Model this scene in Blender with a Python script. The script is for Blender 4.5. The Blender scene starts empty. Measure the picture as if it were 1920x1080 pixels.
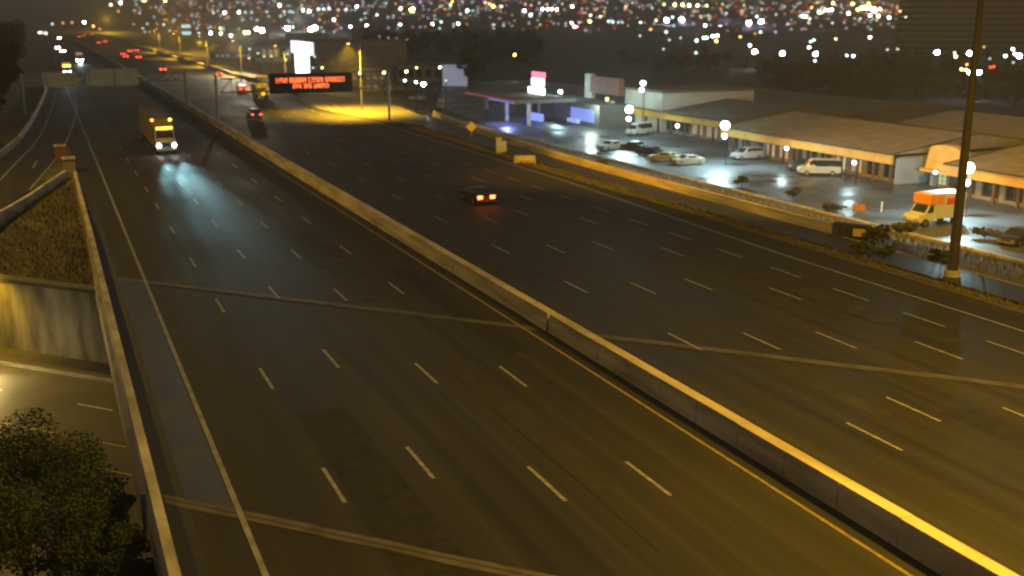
import bpy, math, random
from math import radians as R, sin, cos, pi, atan2, sqrt, exp
from mathutils import Vector, Matrix

random.seed(401)
sc = bpy.context.scene
col = sc.collection

# ------------------------------------------------------------------ camera, sky, exposure
HC = 16.826                       # camera height above the motorway
FPX = 2000.0                      # focal length in photograph pixels (1920 wide)
PITCH = math.atan((540 - 32) / FPX)
YAW = R(-23.331)                  # motorway runs along +Y, camera looks to the right of it
cd = bpy.data.cameras.new('camera'); cam = bpy.data.objects.new('camera', cd); col.objects.link(cam)
cd.sensor_width = 36; cd.lens = FPX / 1920 * 36
cam.location = (0, 0, HC); cam.rotation_euler = (pi / 2 - PITCH, 0, YAW)
cd.clip_start = .5; cd.clip_end = 9000
cd.dof.use_dof = True; cd.dof.focus_distance = 52; cd.dof.aperture_fstop = .28
sc.camera = cam

w = bpy.data.worlds.new('World'); sc.world = w; w.use_nodes = True
nt = w.node_tree; nt.nodes.clear()
out = nt.nodes.new('ShaderNodeOutputWorld'); add = nt.nodes.new('ShaderNodeAddShader')
sky = nt.nodes.new('ShaderNodeTexSky'); sky.sky_type = 'NISHITA'; sky.sun_disc = False
sky.sun_elevation = R(-8); sky.sun_rotation = R(-60)
b1 = nt.nodes.new('ShaderNodeBackground'); b1.inputs[1].default_value = .05
b2 = nt.nodes.new('ShaderNodeBackground'); b2.inputs[0].default_value = (1, 1, 1, 1); b2.inputs[1].default_value = .085
nt.links.new(sky.outputs[0], b1.inputs[0])
nt.links.new(b1.outputs[0], add.inputs[0]); nt.links.new(b2.outputs[0], add.inputs[1]); nt.links.new(add.outputs[0], out.inputs[0])
vs = sc.view_settings
vs.view_transform = 'Standard'; vs.look = 'None'; vs.exposure = 0; vs.gamma = 1; vs.use_curve_mapping = False
cy = sc.cycles
cy.use_denoising = True
cy.sample_clamp_indirect = 2.0; cy.max_bounces = 4; cy.diffuse_bounces = 2; cy.glossy_bounces = 2
cy.volume_bounces = 0; cy.caustics_reflective = False; cy.caustics_refractive = False
cy.filter_width = 2.0

# ------------------------------------------------------------------ from photograph pixel to place
cp, sp = cos(PITCH), sin(PITCH)
def ray(x, y):
    a, b = x - 960, 540 - y
    d = Vector((a, FPX * cp + b * sp, -FPX * sp + b * cp))
    return Vector((d.x * cos(YAW) - d.y * sin(YAW), d.x * sin(YAW) + d.y * cos(YAW), d.z))
def at(x, y, z=0.):
    d = ray(x, y); t = (z - HC) / d.z
    return Vector((d.x * t, d.y * t, z))
def at_x(x, y, X):
    d = ray(x, y); t = X / d.x
    return Vector((X, d.y * t, HC + d.z * t))
def at_y(x, y, Y):
    d = ray(x, y); t = Y / d.y
    return Vector((d.x * t, Y, HC + d.z * t))
LOT = -3.5                        # the plaza lies below the motorway
def hill(r):
    return LOT if r < 1200 else LOT + min((r - 1200) * .036, 110)
def at_city(x, y, h):
    d = ray(x, y); L = sqrt(d.x ** 2 + d.y ** 2)
    lo, hi = 20., 4200.
    f = lambda r: HC + d.z / L * r - hill(r) - h
    for _ in range(50):
        m = (lo + hi) / 2
        if f(m) > 0: lo = m
        else: hi = m
    r = (lo + hi) / 2
    return Vector((d.x / L * r, d.y / L * r, hill(r))), r

# ------------------------------------------------------------------ materials
def mat(name, c, rough=.8, var=.25, scale=1.0, spec=.4, metal=0., c2=None, stretch=(1, 1, 1), detail=5, bump=0., rvar=0.):
    m = bpy.data.materials.new(name); m.use_nodes = True
    n = m.node_tree.nodes; l = m.node_tree.links; b = n['Principled BSDF']
    b.inputs['Roughness'].default_value = rough; b.inputs['Specular IOR Level'].default_value = spec; b.inputs['Metallic'].default_value = metal
    tc = n.new('ShaderNodeTexCoord'); mp = n.new('ShaderNodeMapping'); mp.inputs['Scale'].default_value = stretch
    no = n.new('ShaderNodeTexNoise'); no.inputs['Scale'].default_value = scale; no.inputs['Detail'].default_value = detail
    rp = n.new('ShaderNodeValToRGB'); rp.color_ramp.elements[0].position = .32; rp.color_ramp.elements[1].position = .68
    d = c2 or tuple(v * (1 - var) for v in c); u = c if c2 else tuple(min(1, v * (1 + var)) for v in c)
    rp.color_ramp.elements[0].color = (*d, 1); rp.color_ramp.elements[1].color = (*u, 1)
    l.new(tc.outputs['Object'], mp.inputs[0]); l.new(mp.outputs[0], no.inputs['Vector']); l.new(no.outputs['Fac'], rp.inputs[0]); l.new(rp.outputs[0], b.inputs['Base Color'])
    if rvar:
        mr = n.new('ShaderNodeMapRange'); mr.inputs[1].default_value = .35; mr.inputs[2].default_value = .65
        mr.inputs[3].default_value = max(.03, rough - rvar); mr.inputs[4].default_value = rough + rvar
        l.new(no.outputs['Fac'], mr.inputs[0]); l.new(mr.outputs[0], b.inputs['Roughness'])
    if bump:
        n2 = n.new('ShaderNodeTexNoise'); n2.inputs['Scale'].default_value = scale * 8; n2.inputs['Detail'].default_value = 4
        bp = n.new('ShaderNodeBump'); bp.inputs['Strength'].default_value = bump; bp.inputs['Distance'].default_value = .05
        l.new(tc.outputs['Object'], n2.inputs['Vector']); l.new(n2.outputs['Fac'], bp.inputs['Height']); l.new(bp.outputs[0], b.inputs['Normal'])
    return m
def emit(name, c, s):
    m = bpy.data.materials.new(name); m.use_nodes = True
    b = m.node_tree.nodes['Principled BSDF']
    b.inputs['Base Color'].default_value = (*[v * .5 for v in c], 1); b.inputs['Emission Color'].default_value = (*c, 1); b.inputs['Emission Strength'].default_value = s
    try: m.cycles.emission_sampling = 'NONE'
    except Exception: pass
    return m
def asphalt(name, c, rough, x0, wet=.0):
    """dark wet asphalt: tyre paths along Y, long streaks, patches"""
    m = bpy.data.materials.new(name); m.use_nodes = True
    n = m.node_tree.nodes; l = m.node_tree.links; b = n['Principled BSDF']
    tc = n.new('ShaderNodeTexCoord')
    def noise(scale, st, det=5):
        mp = n.new('ShaderNodeMapping'); mp.inputs['Scale'].default_value = st
        no = n.new('ShaderNodeTexNoise'); no.inputs['Scale'].default_value = scale; no.inputs['Detail'].default_value = det
        l.new(tc.outputs['Object'], mp.inputs[0]); l.new(mp.outputs[0], no.inputs['Vector']); return no.outputs['Fac']
    def mth(op, a, bb):
        k = n.new('ShaderNodeMath'); k.operation = op
        for i, v in enumerate((a, bb)):
            if isinstance(v, (int, float)): k.inputs[i].default_value = v
            else: l.new(v, k.inputs[i])
        return k.outputs[0]
    sx = n.new('ShaderNodeSeparateXYZ'); l.new(tc.outputs['Object'], sx.inputs[0])
    wv = mth('COSINE', mth('MULTIPLY', mth('SUBTRACT', sx.outputs[0], x0), 2 * pi / 1.85), 0)
    s1 = noise(1., (1.5, .012, 1)); s2 = noise(.09, (1, .6, 1)); s3 = noise(6., (1, 1, 1), 8)
    v = mth('ADD', mth('MULTIPLY', s1, 1.25), mth('MULTIPLY', s2, 1.05))
    v = mth('ADD', v, mth('MULTIPLY', s3, .5)); v = mth('ADD', v, mth('MULTIPLY', wv, .075)); v = mth('SUBTRACT', v, .42)
    vm = n.new('ShaderNodeVectorMath'); vm.operation = 'SCALE'; vm.inputs[0].default_value = c; l.new(v, vm.inputs['Scale']); l.new(vm.outputs[0], b.inputs['Base Color'])
    r = mth('ADD', mth('MULTIPLY', s2, .5), mth('MULTIPLY', s1, .35)); r = mth('ADD', r, rough - .425)
    l.new(r, b.inputs['Roughness']); b.inputs['Specular IOR Level'].default_value = .18
    bp = n.new('ShaderNodeBump'); bp.inputs['Strength'].default_value = .25; bp.inputs['Distance'].default_value = .02
    l.new(s3, bp.inputs['Height']); l.new(bp.outputs[0], b.inputs['Normal'])
    return m
M = {}
M['asph'] = asphalt('asphalt', (.0225, .0215, .0205), .68, 8.4)
M['deck'] = mat('deck_shoulder', (.03, .035, .06), .45, .2, .25, .35, rvar=.1)
M['lot'] = mat('wet_lot', (.06, .066, .07), .46, .35, .16, .5, rvar=.2, bump=.4)
M['ramp'] = mat('ramp_asphalt', (.02, .021, .026), .5, .3, .3, .5, stretch=(1, .2, 1), rvar=.12)
M['street'] = mat('street_asphalt', (.075, .072, .065), .55, .25, .4, .4)
M['paint'] = mat('worn_white_paint', (.165, .16, .14), .6, .5, 2.5)
M['paint2'] = mat('fresh_white_paint', (.6, .6, .55), .6, .15, 2.5); M['ypaint2'] = mat('fresh_yellow_paint', (.5, .36, .08), .6, .15, 2.5)
M['ypaint'] = mat('worn_yellow_paint', (.17, .13, .05), .6, .3, 2.5)
M['edge'] = mat('edge_paint', (.17, .17, .165), .6, .3, 1.2)
M['conc'] = mat('barrier_concrete', (.36, .31, .22), .8, .4, .7, .3, stretch=(1, .25, 2), bump=.15)
M['conc2'] = mat('parapet_concrete', (.32, .3, .26), .8, .4, .9, .3, stretch=(1, .4, 1))
M['joint'] = mat('joint_concrete', (.065, .058, .05), .7, .35, .8)
M['abut'] = mat('stained_concrete', (.36, .34, .27), .85, .3, .8, .3, c2=(.11, .105, .085), stretch=(1., 1., .3), detail=9)
M['side'] = mat('sidewalk', (.09, .085, .075), .85, .2, .8)
M['curb'] = mat('curb', (.32, .31, .28), .8, .2, .8)
M['ground'] = mat('dark_ground', (.035, .036, .03), .9, .4, .02, c2=(.02, .02, .017))
M['grass'] = mat('dry_grass_soil', (.1, .082, .034), .95, .4, .35, c2=(.04, .036, .016), detail=8, bump=.4)
M['blade'] = mat('grass_blades', (.11, .092, .036), .9, .3, .5)
M['leaf'] = mat('leaves', (.06, .08, .026), .8, .4, .7, .3, c2=(.016, .028, .01))
M['leafd'] = mat('dark_leaves', (.03, .036, .018), .85, .4, .3, .2)
M['shrub'] = mat('shrub_leaves', (.05, .055, .022), .85, .4, .6, .2)
M['bark'] = mat('bark', (.05, .04, .03), .9, .3, 3.)
M['steel'] = mat('galvanised_steel', (.22, .22, .21), .5, .15, 1., .5, metal=.5)
M['darksteel'] = mat('weathered_steel', (.03, .026, .022), .7, .2, 1.)
M['signback'] = mat('sign_back_aluminium', (.5, .44, .3), .6, .15, .5)
M['black'] = mat('black_casing', (.012, .012, .014), .6, .1, 1.)
M['tyre'] = mat('tyre_rubber', (.015, .015, .015), .85, .1, 4.)
M['glass'] = mat('dark_glass', (.02, .022, .025), .08, .1, 1., .7)
M['rim'] = mat('rim', (.3, .3, .3), .4, .1, 1., metal=.8)
for nme, c in dict(white=(.47, .47, .45), grey=(.12, .12, .12), silver=(.32, .32, .32), darkcar=(.02, .021, .024), redcar=(.12, .012, .012), orange=(.6, .22, .03), yellow=(.55, .36, .03), redstripe=(.55, .06, .03), bluecar=(.02, .03, .08), gold=(.3, .24, .1)).items():
    M[nme] = mat(nme + '_paint', c, .3, .08, .6, .5)
M['roof'] = mat('shingle_roof', (.25, .21, .14), .9, .18, .6, stretch=(1, 1, 1), bump=.2)
M['roof2'] = mat('tar_roof', (.12, .105, .09), .9, .2, .3)
M['fascia'] = mat('orange_fascia', (.6, .36, .07), .7, .12, .6)
M['stucco'] = mat('tan_stucco', (.22, .185, .13), .85, .15, .6)
M['block'] = mat('grey_block', (.27, .3, .33), .85, .12, .5)
M['brown'] = mat('brown_trim', (.09, .05, .035), .8, .2, .8)
M['panelred'] = mat('brown_red_sign', (.16, .06, .05), .7, .15, .6)
M['panelorange'] = mat('faded_orange', (.3, .14, .04), .7, .2, 1.)
M['wallw'] = mat('pale_wall', (.42, .42, .37), .85, .12, .4)
M['wallg'] = mat('grey_wall', (.12, .118, .115), .85, .2, .1)
E_ = {}
COL = dict(W=(1, 1, 1), C=(.62, .95, .88), B=(.62, .62, 1), Y=(1, .74, .12), G=(.85, 1, .35), O=(1, .42, .1), R=(1, .06, .025), P=(1, .42, .45), T=(1, .72, .42))
def em(k, s):
    key = (k, s)
    if key not in E_: E_[key] = emit('glow_%s_%s' % (k, str(s).replace('.', '_')), COL[k], s)
    return E_[key]

# ------------------------------------------------------------------ mesh helpers
class MB:
    def __init__(s): s.v = []; s.f = []; s.m = []; s.mi = 0
    def quad(s, a, b, c, d):
        i = len(s.v); s.v += [tuple(a), tuple(b), tuple(c), tuple(d)]; s.f.append((i, i + 1, i + 2, i + 3)); s.m.append(s.mi)
    def tri(s, a, b, c):
        i = len(s.v); s.v += [tuple(a), tuple(b), tuple(c)]; s.f.append((i, i + 1, i + 2)); s.m.append(s.mi)
    def poly(s, pts):
        i = len(s.v); s.v += [tuple(p) for p in pts]; s.f.append(tuple(range(i, i + len(pts)))); s.m.append(s.mi)
    def hexa(s, p):       # 8 points: bottom ring 0-3 ccw, top ring 4-7
        i = len(s.v); s.v += [tuple(q) for q in p]
        for f in ((3, 2, 1, 0), (4, 5, 6, 7), (0, 1, 5, 4), (1, 2, 6, 5), (2, 3, 7, 6), (3, 0, 4, 7)):
            s.f.append(tuple(i + k for k in f)); s.m.append(s.mi)
    def box(s, x0, x1, y0, y1, z0, z1):
        s.hexa([(x0, y0, z0), (x1, y0, z0), (x1, y1, z0), (x0, y1, z0), (x0, y0, z1), (x1, y0, z1), (x1, y1, z1), (x0, y1, z1)])
    def prism(s, ring, z0, z1):
        n = len(ring); i = len(s.v)
        s.v += [(p[0], p[1], z0) for p in ring] + [(p[0], p[1], z1) for p in ring]
        s.f.append(tuple(i + k for k in reversed(range(n)))); s.m.append(s.mi)
        s.f.append(tuple(i + n + k for k in range(n))); s.m.append(s.mi)
        for k in range(n):
            j = (k + 1) % n; s.f.append((i + k, i + j, i + n + j, i + n + k)); s.m.append(s.mi)
    def loft(s, rings, cap=True):
        n = len(rings[0]); i = len(s.v)
        for r_ in rings: s.v += [tuple(p) for p in r_]
        for a in range(len(rings) - 1):
            for k in range(n):
                j = (k + 1) % n; s.f.append((i + a * n + k, i + a * n + j, i + (a + 1) * n + j, i + (a + 1) * n + k)); s.m.append(s.mi)
        if cap:
            s.f.append(tuple(i + k for k in reversed(range(n)))); s.m.append(s.mi)
            e = i + (len(rings) - 1) * n; s.f.append(tuple(e + k for k in range(n))); s.m.append(s.mi)
    def tube(s, p0, p1, r0, r1=None, n=8):
        r1 = r0 if r1 is None else r1
        p0, p1 = Vector(p0), Vector(p1); d = (p1 - p0).normalized()
        u = d.orthogonal().normalized(); q = d.cross(u)
        s.loft([[p + (u * cos(2 * pi * k / n) + q * sin(2 * pi * k / n)) * r for k in range(n)] for p, r in ((p0, r0), (p1, r1))])
    def ball(s, c, r, n=8, m=5, sz=1.):
        c = Vector(c)
        rings = []
        for a in range(1, m):
            t = pi * a / m
            rings.append([c + Vector((sin(t) * cos(2 * pi * k / n) * r, sin(t) * sin(2 * pi * k / n) * r, -cos(t) * r * sz)) for k in range(n)])
        s.loft(rings)
    def build(s, name, mats, parent=None, smooth=False):
        me = bpy.data.meshes.new(name); me.from_pydata(s.v, [], s.f)
        for m in (mats if isinstance(mats, (list, tuple)) else [mats]): me.materials.append(m)
        me.polygons.foreach_set('material_index', s.m)
        if smooth: me.polygons.foreach_set('use_smooth', [True] * len(s.f))
        me.update()
        o = bpy.data.objects.new(name, me); col.objects.link(o)
        if parent: o.parent = parent
        return o
def tag(o, label=None, cat=None, group=None, kind=None):
    if label: o['label'] = label
    if cat: o['category'] = cat
    if group: o['group'] = group
    if kind: o['kind'] = kind
    return o
def empty(name, loc=(0, 0, 0), rz=0., label=None, cat=None, group=None):
    o = bpy.data.objects.new(name, None); col.objects.link(o); o.location = loc; o.rotation_euler = (0, 0, rz); o.empty_display_size = .3
    return tag(o, label, cat, group)
def struct(mb, name, m, parent=None):
    o = mb.build(name, m, parent)
    if not parent: o['kind'] = 'structure'
    return o
def stuff(mb, name, m, parent=None, label=None, cat=None):
    o = mb.build(name, m, parent); o['kind'] = 'stuff'
    return tag(o, label, cat)
def copy_tree(o, parent=None):
    c = o.copy(); col.objects.link(c)
    if parent: c.parent = parent
    for ch in list(o.children): copy_tree(ch, c)
    return c
def point(name, loc, c, p, r=.25, parent=None):
    l = bpy.data.lights.new(name, 'POINT'); l.energy = p; l.color = c; l.shadow_soft_size = r
    o = bpy.data.objects.new(name, l); col.objects.link(o); o.location = loc
    if parent: o.parent = parent
    return o
def spot(name, loc, target, c, p, ang, blend=.6, r=.15, parent=None):
    l = bpy.data.lights.new(name, 'SPOT'); l.energy = p; l.color = c; l.shadow_soft_size = r; l.spot_size = R(ang); l.spot_blend = blend
    o = bpy.data.objects.new(name, l); col.objects.link(o); o.location = loc
    o.rotation_euler = (Vector(target) - Vector(loc)).to_track_quat('-Z', 'Y').to_euler()
    if parent: o.parent = parent
    return o
HPS = (1., .56, .03)
COOL = (.6, .93, 1.)
def yab(x): return 76.9 - 1.05 * x      # far abutment and its deck joint, 45 degrees across the motorway
def ysb(x): return 40.1 - 1.04 * x      # near joint
def road_h(x, y): return 0.

# ------------------------------------------------------------------ ground, motorway, ramps, street below
mb = MB()
rs = [8, 20, 35, 50, 70, 95, 130, 170, 220, 290, 380, 500, 650, 850, 1100, 1200, 1350, 1600, 1900, 2300, 2800, 3400, 4300]
NA = 72
def gz(x, y):
    r = sqrt(x * x + y * y); z = hill(r)
    if -95 < x < 78 and y < 160: return -7.2
    if x < 78 and y < 1250: return min(z, -3.6)
    return z
rings = []
for r_ in rs: rings.append([(r_ * cos(2 * pi * k / NA), r_ * sin(2 * pi * k / NA), gz(r_ * cos(2 * pi * k / NA), r_ * sin(2 * pi * k / NA))) for k in range(NA)])
mb.loft(rings, cap=False); mb.poly(rings[0])
struct(mb, 'ground', M['ground'])

def carriageway(name, x0, x1):
    m = MB(); ys = [-30 + 20 * k for k in range(10)] + [200, 300, 450, 700, 1250]
    for a, b in zip(ys, ys[1:]): m.quad((x0, a, 0), (x1, a, 0), (x1, b, 0), (x0, b, 0))
    return struct(m, name, M['asph'])
west = carriageway('westbound_carriageway', 2.4, 24.15)
east = carriageway('eastbound_carriageway', 24.75, 51.3)
def xr(y): return 48.3 + 1.4 * min(1, max(0, (y - 62) / 40))        # right edge line moves out towards the ramp
# deck slab under both
mb = MB()
mb.prism([(1.75, ysb(1.75)), (51.2, ysb(51.2)), (51.2, yab(51.2)), (1.75, yab(1.75))], -1.5, -.02)
struct(mb, 'bridge_deck', M['conc2'])
# shoulder of the deck
mb = MB(); ring = [(2.45, ysb(2.45)), (4.7, ysb(4.7)), (4.7, yab(4.7)), (2.45, yab(2.45))]
mb.poly([(x, y, .004) for x, y in ring]); mb.build('deck_shoulder', M['deck'], west)
# expansion joints
def joint(par, fn, x0, x1, wd):
    m = MB(); n = 14
    for k in range(n):
        a = x0 + (x1 - x0) * k / n; b = x0 + (x1 - x0) * (k + 1) / n
        ja, jb = random.uniform(-.08, .08), random.uniform(-.08, .08)
        m.quad((a, fn(a) - wd + ja, .0102), (b, fn(b) - wd + jb, .0102), (b, fn(b) + wd + jb, .0102), (a, fn(a) + wd + ja, .0102))
    o = m.build('expansion_joint', M['joint'], par)
    m = MB(); m.quad((x0, fn(x0) - .05, .0125), (x1, fn(x1) - .05, .0125), (x1, fn(x1) + .05, .0125), (x0, fn(x0) + .05, .0125))
    m.build('joint_seal', M['black'], o)
joint(west, yab, 2.5, 24.1, .42); joint(east, yab, 24.8, 51, .42); joint(west, ysb, 2.5, 24.1, .42); joint(east, ysb, 24.8, 51, .42)

# lane dashes: near ones singly, the rest joined
def dash_mesh(L, wd):
    m = MB(); m.quad((-wd / 2, -L / 2, 0), (wd / 2, -L / 2, 0), (wd / 2, L / 2, 0), (-wd / 2, L / 2, 0)); return m
dm = None
def dashes(par, x, ys, step, end=420, L=3.3, wd=.16):
    global dm
    far = MB(); y = ys[-1]; allv = list(ys)
    while y < end: y += step; allv.append(y)
    y = ys[0]
    while y > 5: y -= step; allv.append(y)
    for y in allv:
        if y < 150:
            if dm is None:
                o = dash_mesh(L, wd).build('lane_dash', M['paint'], par); dm = o.data
            else:
                o = bpy.data.objects.new('lane_dash', dm); col.objects.link(o); o.parent = par
            o.location = (x, y, .0135)
        else: far.quad((x - wd / 2, y - L / 2, .0135), (x + wd / 2, y - L / 2, .0135), (x + wd / 2, y + L / 2, .0135), (x - wd / 2, y + L / 2, .0135))
    stuff(far, 'lane_dashes', M['paint'], par)
dashes(west, 8.4, [36.2, 49.3, 63.8, 76.5, 89.3, 101.6, 112.5, 124.8], 12.6)
dashes(west, 12.0, [36.9, 51.1, 65.7, 77.9, 90.7, 102.6, 114.8], 12.4)
dashes(west, 15.7, [33.2, 47.0, 63.5, 76.3, 88.6, 101.0], 12.5)
dashes(west, 19.4, [32.1, 44.9, 63.7, 76.3, 89.2, 101.5], 12.5)
dashes(east, 30.1, [32.0, 46.5, 59.5, 72.0, 85.0], 12.8)
dashes(east, 33.9, [33.8, 44.9, 57.5, 70.4], 12.8)
dashes(east, 37.7, [43.5, 56.9, 70.0, 85.4], 12.8)
dashes(east, 41.4, [39.9, 52.7, 66.1, 79.6], 12.9)
dashes(east, 45.0, [38.5, 44.7, 50.9, 57.4, 64, 70.8, 77.4, 84, 91], 6.6, 200)
def ribbon(fn, y0, y1, wd, z, n=40):
    m = MB()
    for k in range(n):
        a = y0 + (y1 - y0) * (k / n) ** 1.6; b = y0 + (y1 - y0) * ((k + 1) / n) ** 1.6
        m.quad((fn(a) - wd / 2, a, z), (fn(a) + wd / 2, a, z), (fn(b) + wd / 2, b, z), (fn(b) - wd / 2, b, z))
    return m
ribbon(lambda y: 4.82, -5, 900, .2, .0165).build('edge_line', M['edge'], west)
ribbon(lambda y: 23.2, -5, 900, .16, .0165).build('edge_line', M['ypaint'], west)
ribbon(lambda y: 26.25, -5, 900, .16, .0165).build('edge_line', M['ypaint'], east)
ribbon(xr, 20, 900, .2, .0165).build('edge_line', M['edge'], east)
# patched seams in the lanes, painted shade along parapet and median
def seam(par, x, y0, y1, wd, m): ribbon(lambda y: x + .06 * sin(y * .13), y0, y1, wd, .003, 20).build('tar_seam', m, par)
seam(west, 15.45, 22, 46, .34, M['black']); ribbon(lambda y: 2.85, -5, 100, .75, .007).build('shade_strip', M['black'], west); ribbon(lambda y: 23.72, -5, 700, .74, .003).build('shade_strip', M['black'], west); seam(east, 34.6, 18, 44, .5, M['black'])  # black strips beside parapet and median put their shadow into the colour

# repaired patches and tar-sealed cracks
rp = random.Random(9)
M['patch'] = mat('asphalt_patch', (.0165, .016, .0155), .72, .3, 1.5, .14); M['patch2'] = mat('faded_patch', (.026, .0245, .023), .72, .25, .8, .14)
for par, xs_ in ((west, (6.6, 10.2, 13.8, 17.5, 21.2)), (east, (28.1, 32, 35.8, 39.5, 43.2))):
    for k in range(6):
        x = rp.choice(xs_) + rp.uniform(-.4, .4); y = rp.uniform(26, 80); a, b = rp.uniform(.5, 1.2), rp.uniform(3, 11); m = MB()
        z_ = .004 + .0008 * k; m.quad((x - a, y - b, z_), (x + a, y - b, z_), (x + a, y + b, z_), (x - a, y + b, z_)); m.build('road_patch', rp.choice((M['patch'], M['patch2'])), par)
    for k in range(7):
        x0 = rp.choice(xs_) + rp.uniform(-1.5, 1.5); y0 = rp.uniform(26, 95); m = MB(); tr_ = rp.random() < .4
        pts_ = [(x0 + (.0 if not tr_ else 3.2 * j / 9) + rp.uniform(-.07, .07), y0 + (14 * j / 9 if not tr_ else rp.uniform(-.2, .2)), .0112 + .0002 * k) for j in range(10)]
        for p_, q_ in zip(pts_, pts_[1:]):
            dx_, dy_ = (.035, 0) if not tr_ else (0, .05)
            m.quad((p_[0] - dx_, p_[1] - dy_, p_[2]), (p_[0] + dx_, p_[1] + dy_, p_[2]), (q_[0] + dx_, q_[1] + dy_, q_[2]), (q_[0] - dx_, q_[1] - dy_, q_[2]))
        m.build('tar_seam', M['black'], par)


# verge right of the motorway falling to the plaza (grass), built as a grid
mb = MB()
XS = [51.2, 52.0, 53.2, 55, 56.9, 58.5, 62, 66, 70, 74, 78]
def vz(x, y):
    if x <= 51.3: return -.02
    z = -.1 if x < 58 else -.1 - 3.42 * min(1, (x - 58) / 16) ** 1.2
    return z + (.14 * sin(x * 1.7 + y * .31) * cos(y * .23) if 51.9 < x < 77 else 0)
YS = [-30 + 6 * k for k in range(40)] + [230, 260, 300, 360, 450, 600, 850, 1250]
for a, b in zip(YS, YS[1:]):
    for x0, x1 in zip(XS, XS[1:]):
        mb.quad((x0, a, vz(x0, a)), (x1, a, vz(x1, a)), (x1, b, vz(x1, b)), (x0, b, vz(x0, b)))
struct(mb, 'verge', M['grass'])
# on-ramp beside the verge, curving away at its far end
def xl(y): return 52.9 + (0 if y < 100 else .0009 * (y - 100) ** 2 * .35)
def xrp(y): return 56.25 + (0 if y < 105 else .00105 * (y - 105) ** 2)
mb = MB(); ys = [20 + 5 * k for k in range(33)]
for a, b in zip(ys, ys[1:]): mb.quad((xl(a), a, .10), (xrp(a), a, .10), (xrp(b), b, .10), (xl(b), b, .10))
rampR = struct(mb, 'ramp_road', M['ramp'])
mb = MB()
for a, b in zip(ys, ys[1:]):
    if b > 66: break
    mb.quad((xrp(a) - .1, a, .11), (xrp(a) + .25, a, .13), (xrp(b) + .25, b, .13), (xrp(b) - .1, b, .11))
mb.build('edge_line', M['ypaint'], rampR)
mb = MB()
for a, b in zip(YS, YS[1:]):
    if a > 160: break
    for u, v, z in ((51.0, 51.25, .14),): mb.hexa([(u, a, -.05), (v, a, -.05), (v, b - .03, -.05), (u, b - .03, -.05), (u, a, z), (v, a, z), (v, b - .03, z), (u, b - .03, z)])
struct(mb, 'verge_kerb', M['joint'])
# concrete gore pad where the ramp leaves, paled and widened to paint a lamp pool
mb = MB(); ring = [at(545, 183), at(590, 204), at(680, 222), at(742, 234), at(800, 238), at(800, 222), at(740, 198), at(690, 188), at(620, 181)]
mb.poly([(p.x, p.y, .155) for p in ring]); struct(mb, 'gore_pavement', mat('lit_gore_concrete', (.075, .067, .052), .7, .35, .3, stretch=(1, .15, 1)))
mb = MB()
for k in range(7):
    a = at(575 + 24 * k, 188 + 5.2 * k); b = at(600 + 24 * k, 205 + 4 * k); d = Vector((.25, 0, 0))
    mb.quad((a.x, a.y, .16), (a.x + .4, a.y, .16), (b.x + .4, b.y, .16), (b.x, b.y, .16))
stuff(mb, 'gore_stripes', M['ypaint'], bpy.data.objects['gore_pavement'])
# plaza lot
mb = MB()
P = [(75.5, 20), (150, 20), (150, 330), (118, 330), (84, 240), (76.5, 180)]
mb.poly([(x, y, LOT + .03) for x, y in P]); struct(mb, 'parking_lot', M['lot'])
mb = MB()
for k in range(32):
    a = 62 + 6 * k; mb.box(75.1, 75.5, a, a + 5.94, LOT - .1, LOT + .16)
struct(mb, 'lot_kerb', M['curb'])

# left: grassy gore bank, left ramp
def bz(x, y):
    t = min(1, max(0, (y - yab(x)) / 27)); z = -1.0 + .93 * t
    if x < -14: z += (-14 - x) * .09
    return z + .1 * sin(x * 2.1 + y * .7) * cos(x * .9 - y * .4) * (1 if t < .9 and x < 1.5 else 0)
mb = MB(); XS2 = [-95, -70, -50, -36, -26, -20, -16, -12, -9.5, -7, -5, -3.5, -2, -.8, .4, 1.4, 2.35]; TS = [0, 2, 5, 8, 12, 17, 23, 30, 40, 55, 75, 100, 150, 220, 320, 500, 800, 1150]
for a, b in zip(TS, TS[1:]):
    for x0, x1 in zip(XS2, XS2[1:]):
        q = []
        for x, t in ((x0, a), (x1, a), (x1, b), (x0, b)):
            y = yab(x) + t + .3; q.append((x, y, bz(x, y)))
        mb.quad(*q)
struct(mb, 'grass_bank', M['grass'])
outer = [at(88, 160), at(84, 178), at(72, 205), at(55, 238), at(35, 266), at(0, 297), at(-60, 338), at(-160, 390)]
inner = [at(139, 185), at(145, 205), at(138, 232), at(126, 262), at(110, 292), at(55, 357), at(0, 396), at(-90, 450)]
e1 = [at(106, 170), at(102, 186), at(92, 219), at(80, 247), at(61, 275), at(37, 298), at(0, 338), at(-80, 385)]
mb = MB()
for k in range(len(outer) - 1):
    a, b, c, d = outer[k], inner[k], inner[k + 1], outer[k + 1]
    mb.quad(*[(p.x, p.y, .012) for p in (a, b, c, d)])
rampL = struct(mb, 'exit_ramp', M['asph'])
def line(pts, wd, z, name, m, par):
    o = MB()
    for a, b in zip(pts, pts[1:]):
        d = (b - a); nrm = Vector((-d.y, d.x, 0)).normalized() * wd / 2
        o.quad((a.x - nrm.x, a.y - nrm.y, z), (b.x - nrm.x, b.y - nrm.y, z), (b.x + nrm.x, b.y + nrm.y, z), (a.x + nrm.x, a.y + nrm.y, z))
    return o.build(name, m, par)
line(e1, .2, .018, 'edge_line', M['edge'], rampL); line(inner[:6], .22, .018, 'edge_line', M['edge'], rampL)
line([at(61, 315), at(70, 301)], .22, .018, 'lane_dash', M['paint'], rampL)
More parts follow.
